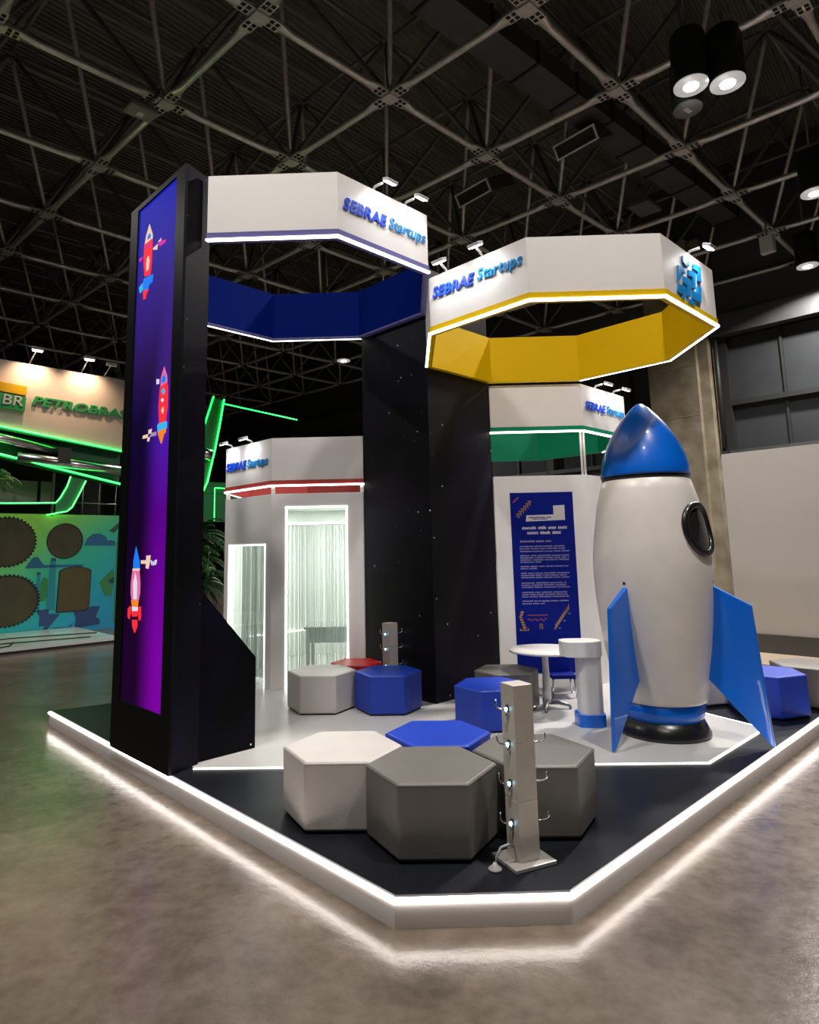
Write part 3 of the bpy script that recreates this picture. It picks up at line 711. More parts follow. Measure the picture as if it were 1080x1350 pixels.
EMB = [[(0.35, 3.669), (0.377, 3.674), (0.414, 3.648), (0.496, 3.658), (0.479, 3.611), (0.395, 3.596), (0.347, 3.616)], [(0.558, 3.666), (0.71, 3.675), (0.692, 3.533), (0.627, 3.533), (0.637, 3.617), (0.542, 3.616)], [(0.252, 3.564), (0.338, 3.573), (0.376, 3.541), (0.372, 3.519), (0.31, 3.522), (0.269, 3.444), (0.219, 3.424)], [(0.445, 3.581), (0.593, 3.592), (0.56, 3.443), (0.497, 3.44), (0.517, 3.538), (0.435, 3.532)], [(0.341, 3.497), (0.477, 3.503), (0.445, 3.349), (0.377, 3.342), (0.388, 3.431), (0.324, 3.439)], [(0.228, 3.404), (0.366, 3.416), (0.327, 3.261+.04), (0.274, 3.256+.04), (0.289, 3.331), (0.207, 3.337)], [(0.611, 3.495), (0.683, 3.491), (0.652, 3.352), (0.477, 3.345), (0.492, 3.419), (0.589, 3.422)], [(0.391, 3.325), (0.534, 3.327), (0.514, 3.298), (0.379, 3.298)]]
for e in EMB:
    eu = sum(q_[0] for q_ in e)/len(e); ez = sum(q_[1] for q_ in e)/len(e)
    plate('emblem_piece', pY2, [(eu+(u_-eu)*0.95, ez+(z_-ez)*0.95) for u_, z_ in e], 0.004, 0.016, M['text_cyan'], yel)
spotlight(pB, 0.44, Bt, 'small white spotlight over the word SEBRAE on the tallest canopy', 'sign spotlights')
spotlight(pB, 0.80, Bt, 'small white spotlight over the word Startups on the tallest canopy', 'sign spotlights')
spotlight(pY, 0.24, Yt, 'small white spotlight over the word SEBRAE on the canopy with yellow inside', 'sign spotlights')
spotlight(pY, 0.62, Yt, 'small white spotlight over the word Startups on the canopy with yellow inside', 'sign spotlights')
spotlight(pY2, 0.60, Yt, 'small white spotlight over the interlocked blue emblem', 'sign spotlights')
spotlight(pR, 0.16, Rt, 'small white spotlight over the word SEBRAE above the glazed room', 'sign spotlights')
spotlight(pR, 0.60, Rt, 'small white spotlight over the word Startups above the glazed room', 'sign spotlights')
spotlight(pG, 0.40, Gt, 'small white spotlight nearer the corner on the canopy with green inside', 'sign spotlights')
spotlight(pG, 0.82, Gt, 'small white spotlight nearer the rocket tip on the canopy with green inside', 'sign spotlights')

# ------------------------------------------------------------------ meeting rooms under the two rear canopies
TH = 0.06
room = empty('meeting_room', (cR[0], cR[1], 0.005), 'white glazed meeting room with glowing door and window below the red lipped canopy', 'room')
near = Pan(vR[1], (1, 0)); left = Pan(vR[0], (R2, -R2))
ZT = 2.06
def holed(name, pan, L, ztop, u0, u1, z0, z1, parent):               # a wall board cut around an opening, as one board
    d = [plate_data(pan, rect(0, u0, 0.005, ztop), -TH, 0), plate_data(pan, rect(u1, L, 0.005, ztop), -TH, 0), plate_data(pan, rect(u0, u1, z1, ztop), -TH, 0)]
    if z0 > 0.006: d.append(plate_data(pan, rect(u0, u1, 0.005, z0), -TH, 0))
    return ob(name, *merge(d), M['room_white_lit'], parent)
holed('wall_board', near, 0.995, ZT, 0.155, 0.825, 0.006, 1.915, room)
holed('wall_board', left, 1.0, ZT, 0.10, 0.885, 0.006, 1.52, room)
def clear_glass():
    Mx = bpy.data.materials.new('acrylic_pane'); Mx.use_nodes = True; nt = Mx.node_tree; nt.nodes.clear()
    out = nt.nodes.new('ShaderNodeOutputMaterial'); mix = nt.nodes.new('ShaderNodeMixShader'); fr = nt.nodes.new('ShaderNodeLayerWeight'); fr.inputs['Blend'].default_value = 0.12
    tr = nt.nodes.new('ShaderNodeBsdfTransparent'); tr.inputs[0].default_value = (0.95, 0.98, 0.96, 1); gl = nt.nodes.new('ShaderNodeBsdfGlossy'); gl.inputs['Roughness'].default_value = 0.03
    nt.links.new(fr.outputs[1], mix.inputs[0]); nt.links.new(tr.outputs[0], mix.inputs[1]); nt.links.new(gl.outputs[0], mix.inputs[2]); nt.links.new(mix.outputs[0], out.inputs[0])
    return Mx
M['pane'] = clear_glass()
door = plate('door', near, rect(0.165, 0.815, 0.02, 1.905), -0.034, -0.026, M['pane'], room)
for r_ in (rect(0.155, 0.17, 0.006, 1.915), rect(0.81, 0.825, 0.006, 1.915), rect(0.155, 0.825, 1.90, 1.915)): plate('door_led', near, r_, -0.03, 0.006, M['led_door'], room)
plate('door_transom', near, rect(0.17, 0.81, 1.725, 1.745), -0.06, -0.036, M['led_door'], room)
plate('window', left, rect(0.115, 0.87, 0.02, 1.505), -0.034, -0.026, M['pane'], room)
for r_ in (rect(0.10, 0.112, 0.006, 1.52), rect(0.873, 0.885, 0.006, 1.52), rect(0.10, 0.885, 1.506, 1.52)): plate('window_led', left, r_, -0.03, 0.004, M['led_door'], room)
for i in (2, 3, 4, 5, 6, 7):
    p_ = Pan(vR[i], Vector(vR[(i+1) % 8])-Vector(vR[i]))
    plate('wall_board', p_, rect(0, 1.0, 0.005, ZT), -TH, 0, M['room_in'], room)
prism('room_ceiling', inset(vR, 0.07), 2.0, 2.04, M['room_in'], room)
for i in (0, 1, 2):
    v_ = Vector(inset(vR, 0.03)[i]); box('post', (v_.x, v_.y, 2.10), (0.04, 0.04, 0.085), M['white_gloss'], room)
# string curtain hanging inside the glass (one mass of strands)
def strands(pan, u0, u1, z0, z1, n, off, seed):
    rs = random.Random(seed); A = []; B = []
    for k in range(n):
        u = u0+(u1-u0)*(k+rs.random())/n; w_ = rs.uniform(0.0015, 0.0045); o_ = off-rs.random()*0.05
        (A if rs.random() < 0.62 else B).append(plate_data(pan, rect(u, u+w_, z0, z1), o_, o_+0.002))
    return A, B
cur = empty('string_curtain', (cR[0], vR[1][1]+0.2, 0.02), 'pale string curtain hanging behind the glowing glass door', 'curtain')
A, B = strands(near, 0.12, 0.86, 0.05, 1.72, 150, -0.16, 1)
o = ob('strands', *merge(A), M['string'], cur); o['kind'] = 'stuff'
o = ob('grey_strands', *merge(B), M['string2'], cur); o['kind'] = 'stuff'
box('curtain_rail', near.p(0.5, 1.735, -0.19), (0.86, 0.03, 0.03), M['white_gloss'], cur)
cur2 = empty('string_curtain', (-1.95, 7.6, 0.02), 'pale string curtain behind the low side window of the glazed room', 'curtain')
A, B = strands(left, 0.12, 0.9, 0.05, 1.6, 200, -0.14, 2)
o = ob('strands', *merge(A), M['string'], cur2); o['kind'] = 'stuff'
o = ob('grey_strands', *merge(B), M['string2'], cur2); o['kind'] = 'stuff'
box('curtain_rail', left.p(0.5, 1.615, -0.165), (0.86, 0.03, 0.03), M['white_gloss'], cur2, (left.d, left.n, Vector((0, 0, 1))))
# lit inside: LED line round the inner foot of the walls and a ceiling panel lamp
ins = inset(vR, 0.068)
for i in (3, 4, 5, 6):
    prism('foot_led', [ins[i], ins[i+1], inset(vR, 0.085)[i+1], inset(vR, 0.085)[i]], 0.33, 0.35, M['led_door'], room)
lamp('room_light', 'AREA', (cR[0], cR[1]+0.1, 1.97), 48, size=0.9, col=(1.0, 1.0, 0.96), parent=room)
t = empty('meeting_table', (-0.93, 7.95, 0.005), 'dark small table seen faintly through the strings of the glass door', 'table')
box('tabletop', (-0.93, 7.95, 0.545), (0.62, 0.5, 0.03), M['table_dark'], t)
for sx in (-.27, .27):
    for sy in (-.2, .2): box('leg', (-0.93+sx, 7.95+sy, 0.268), (0.04, 0.04, 0.526), M['table_dark'], t)
box('apron', (-0.93, 7.95, 0.45), (0.5, 0.4, 0.15), M['table_dark'], t)

room2 = empty('poster_room', (cG[0], cG[1], 0.005), 'white walled room carrying the blue poster below the green lined canopy', 'room')
ZT2 = 2.195
for i in range(8):
    p_ = Pan(vG[i], Vector(vG[(i+1) % 8])-Vector(vG[i]))
    if i in (0, 7): continue
    u0_ = 0.004 if i == 1 else 0.0
    if i in (4, 5, 6): plate('wall_board', p_, rect(0, 1, 0.005, 1.2), -TH, 0, M['room_white_lit'], room2)
    else: plate('wall_board', p_, rect(u0_, 1, 0.005, ZT2), -TH, 0, M['room_white_lit'], room2)
for i in (2, 3):
    v_ = Vector(inset(vG, 0.03)[i]); tube('post', [(v_.x-0.012, v_.y, ZT2-0.05), (v_.x-0.012, v_.y, Gb)], 0.013, M['white_gloss'], room2, 8); tube('post', [(v_.x+0.022, v_.y+0.01, ZT2-0.05), (v_.x+0.022, v_.y+0.01, Gb)], 0.013, M['white_gloss'], room2, 8)

# ------------------------------------------------------------------ poster
PPn = Pan(vG[1], (1, 0))
PU0, PU1, PZ0, PZ1 = 0.172, 0.842, 0.138, 2.013
pos = empty('poster', PPn.p(0.5, 1.0), 'tall royal blue poster of white text lines on the white wall behind the rocket', 'poster')
plate('sheet', PPn, rect(PU0, PU1, PZ0, PZ1), 0.001, 0.006, M['poster_blue'], pos)
def ppx(u, v): return PU0+u*(PU1-PU0), PZ1-v*(PZ1-PZ0)             # u across, v down the sheet, both 0..1
def bars(name, lst, material, o1=0.0075):
    d = []
    for u0, v0, u1, v1 in lst:
        a = ppx(u0, v0); b = ppx(u1, v1); d.append(plate_data(PPn, rect(a[0], b[0], b[1], a[1]), 0.006, o1))
    o = ob(name, *merge(d), material, pos); o['kind'] = 'stuff'; return o
a = [ppx(0.235, 0.165), ppx(0.86, 0.160), ppx(0.86, 0.075), ppx(0.68, 0.077), ppx(0.68, 0.128), ppx(0.25, 0.130)]
plate('label_box', PPn, a[::-1], 0.006, 0.0075, M['poster_white'], pos)
rp_ = random.Random(5)
def words(v, u0, u1, h, wmin, wmax, gap):
    out = []; u = u0
    while u < u1-0.01:
        e = min(u1, u+rp_.uniform(wmin, wmax)); k = u
        while k < e:                                                 # a word is a run of letter strokes
            s_ = min(e, k+rp_.uniform(0.009, 0.018)); out.append((k, v+rp_.uniform(0, h*0.35), s_, v+h)); k = s_+0.005
        u = e+gap
    return out
bars('label_text', words(0.138, 0.28, 0.64, 0.009, 0.2, 0.3, 0.02)+words(0.149, 0.34, 0.60, 0.006, 0.2, 0.3, 0.02), M['poster_blue'], 0.0085)
bars('title_text', words(0.193, 0.17, 0.88, 0.017, 0.10, 0.26, 0.035)+words(0.220, 0.25, 0.78, 0.018, 0.07, 0.2, 0.035), M['poster_white'])
body = []
body += words(0.272, 0.13, 0.62, 0.011, 0.1, 0.4, 0.02)
for blk in ([0.302, 0.315, 0.330], [0.354, 0.366, 0.378, 0.390], [0.414, 0.426], [0.452, 0.464, 0.476], [0.506, 0.518, 0.530], [0.558, 0.570, 0.582], [0.606, 0.620]):
    for q, v in enumerate(blk):
        last = q == len(blk)-1
        body += words(v, 0.12, rp_.uniform(0.3, 0.5) if last and len(blk) != 3 else rp_.uniform(0.82, 0.9), 0.0075, 0.08, 0.22, 0.018)
bars('body_text', body, M['poster_lilac'])
gold = []; redb = []; teal = []
for k in range(6):
    u, v = 0.09+k*0.038, 0.118-k*0.014
    gold += [(u, v, u+0.055, v+0.006), (u+0.03, v, u+0.042, v+0.028), (u-0.005, v+0.012, u+0.02, v+0.018)]
for k in range(5): redb.append((0.04+k*0.018, 0.05-k*0.006, 0.065+k*0.018, 0.056-k*0.006))
for k in range(9):
    u, v = 0.60+k*0.027, 0.755-k*0.013
    gold += [(u, v, u+0.02, v+0.012), (u+0.015, v-0.02, u+0.027, v+0.005)]
    if k % 3 == 0: teal.append((u+0.06, v, u+0.10, v+0.008))
    if k > 5: redb.append((u+0.02, v-0.02, u+0.03, v-0.004))
for k in range(7): gold += [(0.06+0.012*abs(k-2), 0.665+k*0.014, 0.10+0.016*abs(k-2), 0.675+k*0.014)]
for k in range(10): redb += [(0.19+k*0.032, 0.685, 0.215+k*0.032, 0.690), (0.19+k*0.03, 0.705+0.004*(k % 3), 0.21+k*0.03, 0.712+0.004*(k % 3))]
for k in range(5): gold += [(0.06+k*0.03, 0.76+0.006*(k % 2), 0.08+k*0.03, 0.772), (0.10+k*0.022, 0.88-0.006*k, 0.12+k*0.022, 0.90-0.006*k), (0.45+k*0.05, 0.885, 0.49+k*0.05, 0.889), (0.45+k*0.045, 0.90, 0.48+k*0.045, 0.904)]
for k in range(4): redb += [(0.78+k*0.02, 0.90-k*0.009, 0.80+k*0.02, 0.906-k*0.009)]
gold += [(0.37, 0.735, 0.38, 0.765), (0.37, 0.735, 0.42, 0.740), (0.41, 0.735, 0.42, 0.765), (0.37, 0.75, 0.42, 0.754)]
for nm, l_, m_ in (('gold_pattern', gold, 'poster_gold'), ('red_pattern', redb, 'poster_red'), ('teal_pattern', teal, 'poster_teal')): bars(nm, l_, M[m_])

# ------------------------------------------------------------------ the rocket
RC = (1.945, 5.33)
rk = empty('rocket_model', (RC[0], RC[1], 0.005), 'large white toy rocket with royal blue nose, fins and band', 'rocket')
lathe('base_cone', [(0.30, 0.005), (0.335, 0.006), (0.338, 0.03), (0.285, 0.135), (0.25, 0.14)], RC, M['rubber'], rk, 64)
lathe('tail_band', [(0.24, 0.125), (0.285, 0.118), (0.300, 0.16), (0.315, 0.262), (0.28, 0.265)], RC, M['rocket_blue'], rk, 64)
prof = [(0.28, 0.258), (0.322, 0.258), (0.330, 0.275), (0.358, 0.42), (0.400, 0.655), (0.425, 0.85), (0.442, 1.04), (0.449, 1.20), (0.448, 1.32), (0.435, 1.46), (0.418, 1.58), (0.392, 1.75), (0.362, 1.87), (0.340, 1.945), (0.328, 1.955), (0.28, 1.956)]
lathe('body', prof, RC, M['rocket_white'], rk, 72)
lathe('nose_ring', [(0.28, 1.950), (0.333, 1.952), (0.340, 1.97), (0.340, 1.99), (0.30, 2.0)], RC, M['rubber'], rk, 64)
nose = [(0.30, 1.975), (0.345, 1.985), (0.346, 2.0), (0.338, 2.06), (0.318, 2.15), (0.285, 2.24), (0.240, 2.33), (0.190, 2.41), (0.135, 2.48), (0.075, 2.55), (0.040, 2.582), (0.018, 2.594), (0.002, 2.598)]
lathe('nose_cone', nose, RC, M['rocket_blue'], rk, 64)
def fin(ang):
    a = math.radians(ang); dr = Vector((math.cos(a), math.sin(a), 0)); tn_ = Vector((-dr.y, dr.x, 0)); c = Vector((RC[0], RC[1], 0))
    P = [(0.40, 1.145), (0.690, 0.985), (0.752, 0.012), (0.725, 0.03), (0.335, 0.46)]
    v = []
    for s in (-1, 1):
        for k, (r, z) in enumerate(P): v.append(c+dr*r+Vector((0, 0, z))+tn_*(s*(0.022 if k in (0, 4) else 0.014)))
    n = len(P)
    f = [tuple(range(n))[::-1], tuple(range(n, 2*n))]+[(i, (i+1) % n, n+(i+1) % n, n+i) for i in range(n)]
    ob('fin', v, f, M['rocket_blue'], rk, bevel=0.005)
    box('fin_slot', c+dr*0.432+Vector((0, 0, 1.165)), (0.03, 0.035, 0.06), M['rubber'], rk, (dr, tn_, Vector((0, 0, 1))), bevel=0.008)
for a in (-37, -137, 93): fin(a)
pa = math.radians(-50); pn = Vector((math.cos(pa), math.sin(pa), 0.16)).normalized()
pc = Vector((RC[0]+0.428*math.cos(pa), RC[1]+0.428*math.sin(pa), 1.55)); px_, py_ = frame_of(pn)
pts = []
for k in range(40):
    t_ = 2*math.pi*k/40; p_ = pc+px_*(0.185*math.cos(t_))+py_*(0.185*math.sin(t_))
    rad = Vector((p_.x-RC[0], p_.y-RC[1])); z_ = p_.z
    # follow the curved hull
    rr = next(r0+(r1-r0)*(z_-z0_)/(z1_-z0_) for (r0, z0_), (r1, z1_) in zip(prof[1:], prof[2:]) if z0_ <= z_ <= z1_)
    rad = rad.normalized()*(rr+0.006); pts.append((RC[0]+rad.x, RC[1]+rad.y, z_))
tube('porthole_ring', pts, 0.027, M['rubber'], rk, 10, closed=True)
def on_hull(p_, off):
    z_ = p_.z; rr = next(r0+(r1-r0)*(z_-z0_)/(z1_-z0_) for (r0, z0_), (r1, z1_) in zip(prof[1:], prof[2:]) if z0_ <= z_ <= z1_)
    rad = Vector((p_.x-RC[0], p_.y-RC[1])).normalized()*(rr+off); return Vector((RC[0]+rad.x, RC[1]+rad.y, z_))
gv = [on_hull(pc, 0.012)]; gf = [(0, 1+k, 1+(k+1) % 40) for k in range(40)]
for q_ in range(1, 6):
    for k in range(40):
        t_ = 2*math.pi*k/40; gv.append(on_hull(pc+px_*(0.037*q_*math.cos(t_))+py_*(0.037*q_*math.sin(t_)), 0.010))
        if q_ > 1: gf.append(((q_-2)*40+1+k, (q_-1)*40+1+k, (q_-1)*40+1+(k+1) % 40, (q_-2)*40+1+(k+1) % 40))
ob('porthole_glass', gv, gf, M['glass_dark'], rk, smooth=True)

# ------------------------------------------------------------------ poufs
def pouf_mesh(R, h, material, name='cover'):
    bm = bmesh.new()
    hexv = [(R*math.cos(math.pi/3*k), R*math.sin(math.pi/3*k)) for k in range(6)]
    v, f = prism_data(hexv, 0.012, h)
    bv = [bm.verts.new(x) for x in v]; [bm.faces.new([bv[i] for i in q_]) for q_ in f]
    bmesh.ops.recalc_face_normals(bm, faces=bm.faces)
    bmesh.ops.bevel(bm, geom=list(bm.edges), offset=0.014, segments=3, affect='EDGES', profile=0.5)
    me = bpy.data.meshes.new(name); bm.to_mesh(me); bm.free(); me.materials.append(material)
    return me
def pouf(x, y, z, rot, R, h, material, label, group):
    t = empty('hexagonal_pouf', (x, y, z), label, 'pouf', group); t.rotation_euler = (0, 0, math.radians(rot))
    o = bpy.data.objects.new('cover', pouf_mesh(R, h, material)); COL.objects.link(o); o.parent = t
    sd = []
    ring_ = [((R-0.0035)*math.cos(math.pi/3*k), (R-0.0035)*math.sin(math.pi/3*k), h-0.011) for k in range(6)]
    v, f = tube_data(ring_, 0.0045, 6, closed=True); me = bpy.data.meshes.new('seam_piping'); me.from_pydata([tuple(x_) for x_ in v], [], f); me.materials.append(material)
    o = bpy.data.objects.new('seam_piping', me); COL.objects.link(o); o.parent = t
    v, f = prism_data([(0.94*R*math.cos(math.pi/3*k), 0.94*R*math.sin(math.pi/3*k)) for k in range(6)], 0.0, 0.014)
    me = bpy.data.meshes.new('plinth'); me.from_pydata(v, [], f); me.materials.append(M['black_matte'])
    o = bpy.data.objects.new('plinth', me); COL.objects.link(o); o.parent = t
g1 = 'front cluster of poufs on the black deck'; g2 = 'poufs by the glazed room'; g3 = 'poufs by the round table'; g4 = 'poufs behind the rocket'
pouf(0.088, 3.535, 0, 0, 0.338, 0.352, M['p_gray'], 'nearest dark grey hexagonal pouf at the front of the platform', g1)
pouf(-0.402, 3.862, 0, 0, 0.338, 0.352, M['p_white'], 'off white hexagonal pouf at the front edge of the black deck', g1)
pouf(0.150, 4.125, 0, 0, 0.320, 0.345, M['p_blue'], 'blue hexagonal pouf behind the nearest grey one, only its top showing', g1)
pouf(0.655, 3.757, 0, 0, 0.332, 0.352, M['p_gray'], 'dark grey hexagonal pouf partly behind the front charging post', g1)
pouf(-0.835, 6.235, 0.005, 0, 0.322, 0.337, M['p_white'], 'white hexagonal pouf in front of the glowing glass door', g2)
pouf(-0.215, 6.165, 0.005, 0, 0.308, 0.337, M['p_blue'], 'blue hexagonal pouf in front of the far charging post and column', g2)
pouf(-0.545, 6.640, 0.005, 0, 0.255, 0.337, M['p_red'], 'red hexagonal pouf, the only red one', g2)
pouf(0.660, 5.610, 0.005, 7, 0.315, 0.320, M['p_blue'], 'blue hexagonal pouf beside the column, left of the round table', g3)
pouf(0.862, 6.150, 0.005, 4, 0.295, 0.335, M['p_gray'], 'grey hexagonal pouf between the blue one and the round table', g3)
pouf(3.045, 5.885, 0, 20, 0.312, 0.345, M['p_blue'], 'blue hexagonal pouf at the right behind the rocket fin', g4)
pouf(3.590, 6.190, 0, 20, 0.312, 0.345, M['p_gray'], 'grey hexagonal pouf at the far right edge of the platform', g4)
pouf(2.700, 6.370, 0, 15, 0.300, 0.345, M['p_white'], 'white hexagonal pouf glimpsed between the rocket body and its right fin', g4)

# ------------------------------------------------------------------ charging posts
def charging_post(x, y, z, rot, h, label, pw=0.225):
    t = empty('charging_post', (x, y, z), label, 'charging post', 'charging posts')
    a = math.radians(rot); ax = Vector((math.cos(a), math.sin(a), 0)); ay = Vector((-ax.y, ax.x, 0)); Z = Vector((0, 0, 1)); c = Vector((x, y, z))
    box('base_plate', c+Z*0.009, (pw, pw*0.89, 0.018), M['steel_plate'], t, (ax, ay, Z), bevel=0.003)
    s = 0.108
    for k in range(3):
        z0 = 0.018+(h-0.018)*k/3; z1 = 0.018+(h-0.018)*(k+1)/3
        box('shaft_section', c+Z*((z0+z1)/2), (s, s, z1-z0-0.0015), M['steel'], t, (ax, ay, Z), bevel=0.002)
    for side in (-1, 1):
        for fz in (0.86, 0.66, 0.44, 0.22):
            zz = fz*h; p0 = c+ax*(side*s/2)+Z*zz
            pl_ = box('charging_port', p0+ax*(side*0.003), (0.006, 0.018, 0.03), M['lamp_black'], t, (ax, ay, Z))
            k = side
            e_ = -k; p0 = p0+ay*(0.022*e_ if k > 0 else 0); r_ = 1.35 if k > 0 else 1.0
            pts_ = [p0, p0+ax*(k*0.02*r_)+ay*(0.006*e_)-Z*0.004, p0+ax*(k*0.040*r_)+ay*(0.02*e_), p0+ax*(k*0.045*r_)+ay*(0.032*e_)+Z*0.012, p0+ax*(k*0.042*r_)+ay*(0.036*e_)+Z*0.04]
            cbl = tube('charging_cable', pts_, 0.0042, M['chrome'], t, 6)
            tube('plug', [p0+ax*(k*0.004)-Z*0.002, p0+ax*(k*0.016)-Z*0.004], 0.0085, M['blue_led'], cbl, 8)
            tube('hook', [p0-Z*0.012+ax*(k*0.003), p0-Z*0.03+ax*(k*0.012), p0-Z*0.05+ax*(k*0.004)], 0.004, M['chrome'], cbl, 6)
    return t
cpst = charging_post(0.503, 3.276, 0, 26, 0.795, 'square steel charging post with cables at the front of the black deck')
charging_post(-0.205, 6.580, 0.005, 45, 0.715, 'square steel charging post standing behind the blue pouf against the column', 0.15)
tube('power_cord', [(0.452, 3.245, 0.075), (0.425, 3.215, 0.095), (0.39, 3.20, 0.09), (0.368, 3.20, 0.05), (0.362, 3.195, 0.012)], 0.006, M['cable'], cpst, 8)
lathe('plug_cap', [(0.034, 0.001), (0.030, 0.008), (0.012, 0.022), (0.008, 0.03)], (0.358, 3.19), M['cable'], cpst, 16)

# ------------------------------------------------------------------ round table, counter, chair
t = empty('round_table', (1.215, 6.13, 0.005), 'white round pedestal table with grey star foot left of the rocket', 'table')
tx, ty = 1.215, 6.13
lathe('tabletop', [(0.30, 0.492), (0.318, 0.496), (0.322, 0.506), (0.318, 0.515), (0.10, 0.517)], (tx, ty), M['white_gloss'], t, 48)
tube('pedestal', [(tx, ty, 0.05), (tx, ty, 0.1), (tx, ty, 0.49)], [0.042, 0.038, 0.026], M['white_gloss'], t, 16)
for a in (-18, 80, -105):
    a = math.radians(a); d_ = Vector((math.cos(a), math.sin(a), 0)); c = Vector((tx, ty, 0))
    L = 0.20 if a < 2 else 0.10
    lg = tube('leg', [c+d_*0.02+Vector((0, 0, 0.055)), c+d_*0.10*L/0.2+Vector((0, 0, 0.056)), c+d_*0.17*L/0.2+Vector((0, 0, 0.042)), c+d_*0.20*L/0.2+Vector((0, 0, 0.030))], [0.022, 0.019, 0.014, 0.013], M['grey_metal'], t, 10)
    tube('caster', [c+d_*L+Vector((0, 0, 0.006)), c+d_*L+Vector((0, 0, 0.034))], 0.012, M['grey_metal'], lg, 10)
t = empty('side_counter', (1.45, 5.55, 0.005), 'white rounded counter with blue foot between the round table and the rocket', 'counter')
def rrect(cx, cy, w_, d_, r, n=5):
    out = []
    for sx, sy, a0 in ((1, 1, 0), (-1, 1, 90), (-1, -1, 180), (1, -1, 270)):
        for k in range(n+1):
            a = math.radians(a0+90*k/n); out.append((cx+sx*(w_/2-r)+r*math.cos(a), cy+sy*(d_/2-r)+r*math.sin(a)))
    return out
prism('foot', rrect(1.443, 5.56, 0.225, 0.22, 0.06), 0.005, 0.098, M['rocket_blue'], t, smooth=False)
prism('column', rrect(1.450, 5.56, 0.195, 0.19, 0.07), 0.098, 0.548, M['white_gloss'], t)
prism('top_slab', rrect(1.395, 5.57, 0.33, 0.26, 0.10), 0.548, 0.665, M['white_gloss'], t)
t = empty('blue_chair', (1.47, 6.62, 0.005), 'small blue chair with thin metal legs behind the round table', 'chair')
box('seat', (1.46, 6.60, 0.195), (0.24, 0.22, 0.04), M['poster_blue'], t, bevel=0.01)
box('backrest', (1.46, 6.70, 0.33), (0.24, 0.025, 0.25), M['poster_blue'], t, bevel=0.01)
for sx in (-.1, .1):
    for sy in (-.09, .09): tube('leg', [(1.46+sx, 6.60+sy, 0.19), (1.46+sx*1.15, 6.60+sy*1.1, 0.005)], 0.009, M['chrome'], t, 8)

# ------------------------------------------------------------------ neighbouring stand on the left
class StandPan(Pan):                                                 # stand layout from image coordinates, scaled by KS about the camera eye
    KS = 1.2
    def p(s, u, z, off=0.0): return s.o+s.d*(u*s.KS)+s.n*(off*s.KS)+Vector((0, 0, z*s.KS-0.2905))
PBn = StandPan((-7.123, 13.411), (R2, R2))
nb = empty('neighbour_stand', (-7.123, 13.411, GROUND), 'neighbouring stand with cream sign wall, green neon beams and gear mural', 'exhibition stand')
UL = -2.6
def zs(u, zl, zr): return zl+(zr-zl)*(u+1.13)/2.08                   # heights from image coordinates at u = -1.13 and u = 0.95
plate('sign_wall', PBn, [(UL, zs(UL, 3.60, 3.35)), (0.945, 3.35), (0.945, 4.69), (UL, 4.73)], -0.2, 0, M['cream'], nb)
plate('logo_top', PBn, [(-1.30, 4.17), (-0.775, 4.14), (-0.775, 4.295), (-1.30, 4.33)], 0.0, 0.05, M['pb_yellow'], nb)
plate('logo_base', PBn, [(-1.30, 3.90), (-0.785, 3.86), (-0.775, 4.11), (-1.30, 4.14)], 0.0, 0.05, M['pb_green'], nb)
text_mesh('logo_letters', 'BR', PBn, -1.13, -0.82, 3.95, 4.12, 0.05, 0.01, M['poster_white'], nb, bold=0.005, shear=0.12, tilt=-0.03)
text_mesh('lettering', 'PETROBRAS', PBn, -0.68, 0.955, 4.00, 4.16, 0.005, 0.025, M['pb_green'], nb, bold=0.030, shear=0.25, tilt=-0.03)
# beam between the neon lines with two chrome drums
plate('beam_back', PBn, [(UL, zs(UL, 3.10, 2.72)), (0.95, 2.72), (0.95, 3.34), (UL, zs(UL, 3.58, 3.34))], -0.30, -0.24, M['beam_green'], nb)
plate('beam_shelf', PBn, [(UL, zs(UL, 3.07, 2.68)), (0.95, 2.68), (0.95, 2.72), (UL, zs(UL, 3.11, 2.72))], -0.24, 0.0, M['beam_green'], nb)
plate('beam_top', PBn, [(UL, zs(UL, 3.52, 3.30)), (0.95, 3.30), (0.95, 3.34), (UL, zs(UL, 3.56, 3.34))], -0.24, 0.0, M['beam_green'], nb)
tube('chrome_drum', [PBn.p(UL, 3.62, -0.06), PBn.p(-0.05, 3.22, -0.06)], 0.115, M['chrome_tube'], nb, 20)
tube('chrome_drum', [PBn.p(-0.85, 3.08, -0.04), PBn.p(0.93, 2.97, -0.04)], 0.125, M['chrome_tube'], nb, 20)
plate('clamp', PBn, rect(-0.22, -0.02, 3.02, 3.3), -0.2, 0.08, M['beam_dark'], nb)
tube('neon_tube', [PBn.p(UL, zs(UL, 3.57, 3.32), 0.03), PBn.p(0.96, 3.32, 0.03)], 0.018, M['neon'], nb, 8)
tube('neon_tube', [PBn.p(UL, zs(UL, 3.11, 2.70), 0.03), PBn.p(0.96, 2.70, 0.03)], 0.020, M['neon'], nb, 8)
def nl(pts_, off=0.05, r=0.013): tube('neon_tube', [PBn.p(u, z, off) for u, z in pts_], r, M['neon'], nb, 8)
nl([(0.0, 2.80), (-0.05, 2.62), (-0.15, 2.42), (-0.22, 2.33), (-0.99, 2.30), (-1.6, 2.30)])
nl([(0.26, 2.74), (0.15, 2.48), (0.05, 2.26), (-0.03, 2.19), (-0.35, 2.12)])
plate('bracket', PBn, [(0.02, 2.80), (0.25, 2.76), (0.04, 2.24), (-0.20, 2.16), (-0.20, 2.33)], -0.05, 0.03, M['beam_green'], nb)
plate('shelf_post', PBn, rect(-0.27, -0.235, 2.1, 2.85), -0.05, 0.0, M['beam_dark'], nb)
plate('back_board', PBn, rect(-1.25, -0.28, 2.36, 2.78), -0.9, -0.85, M['partition'], nb)
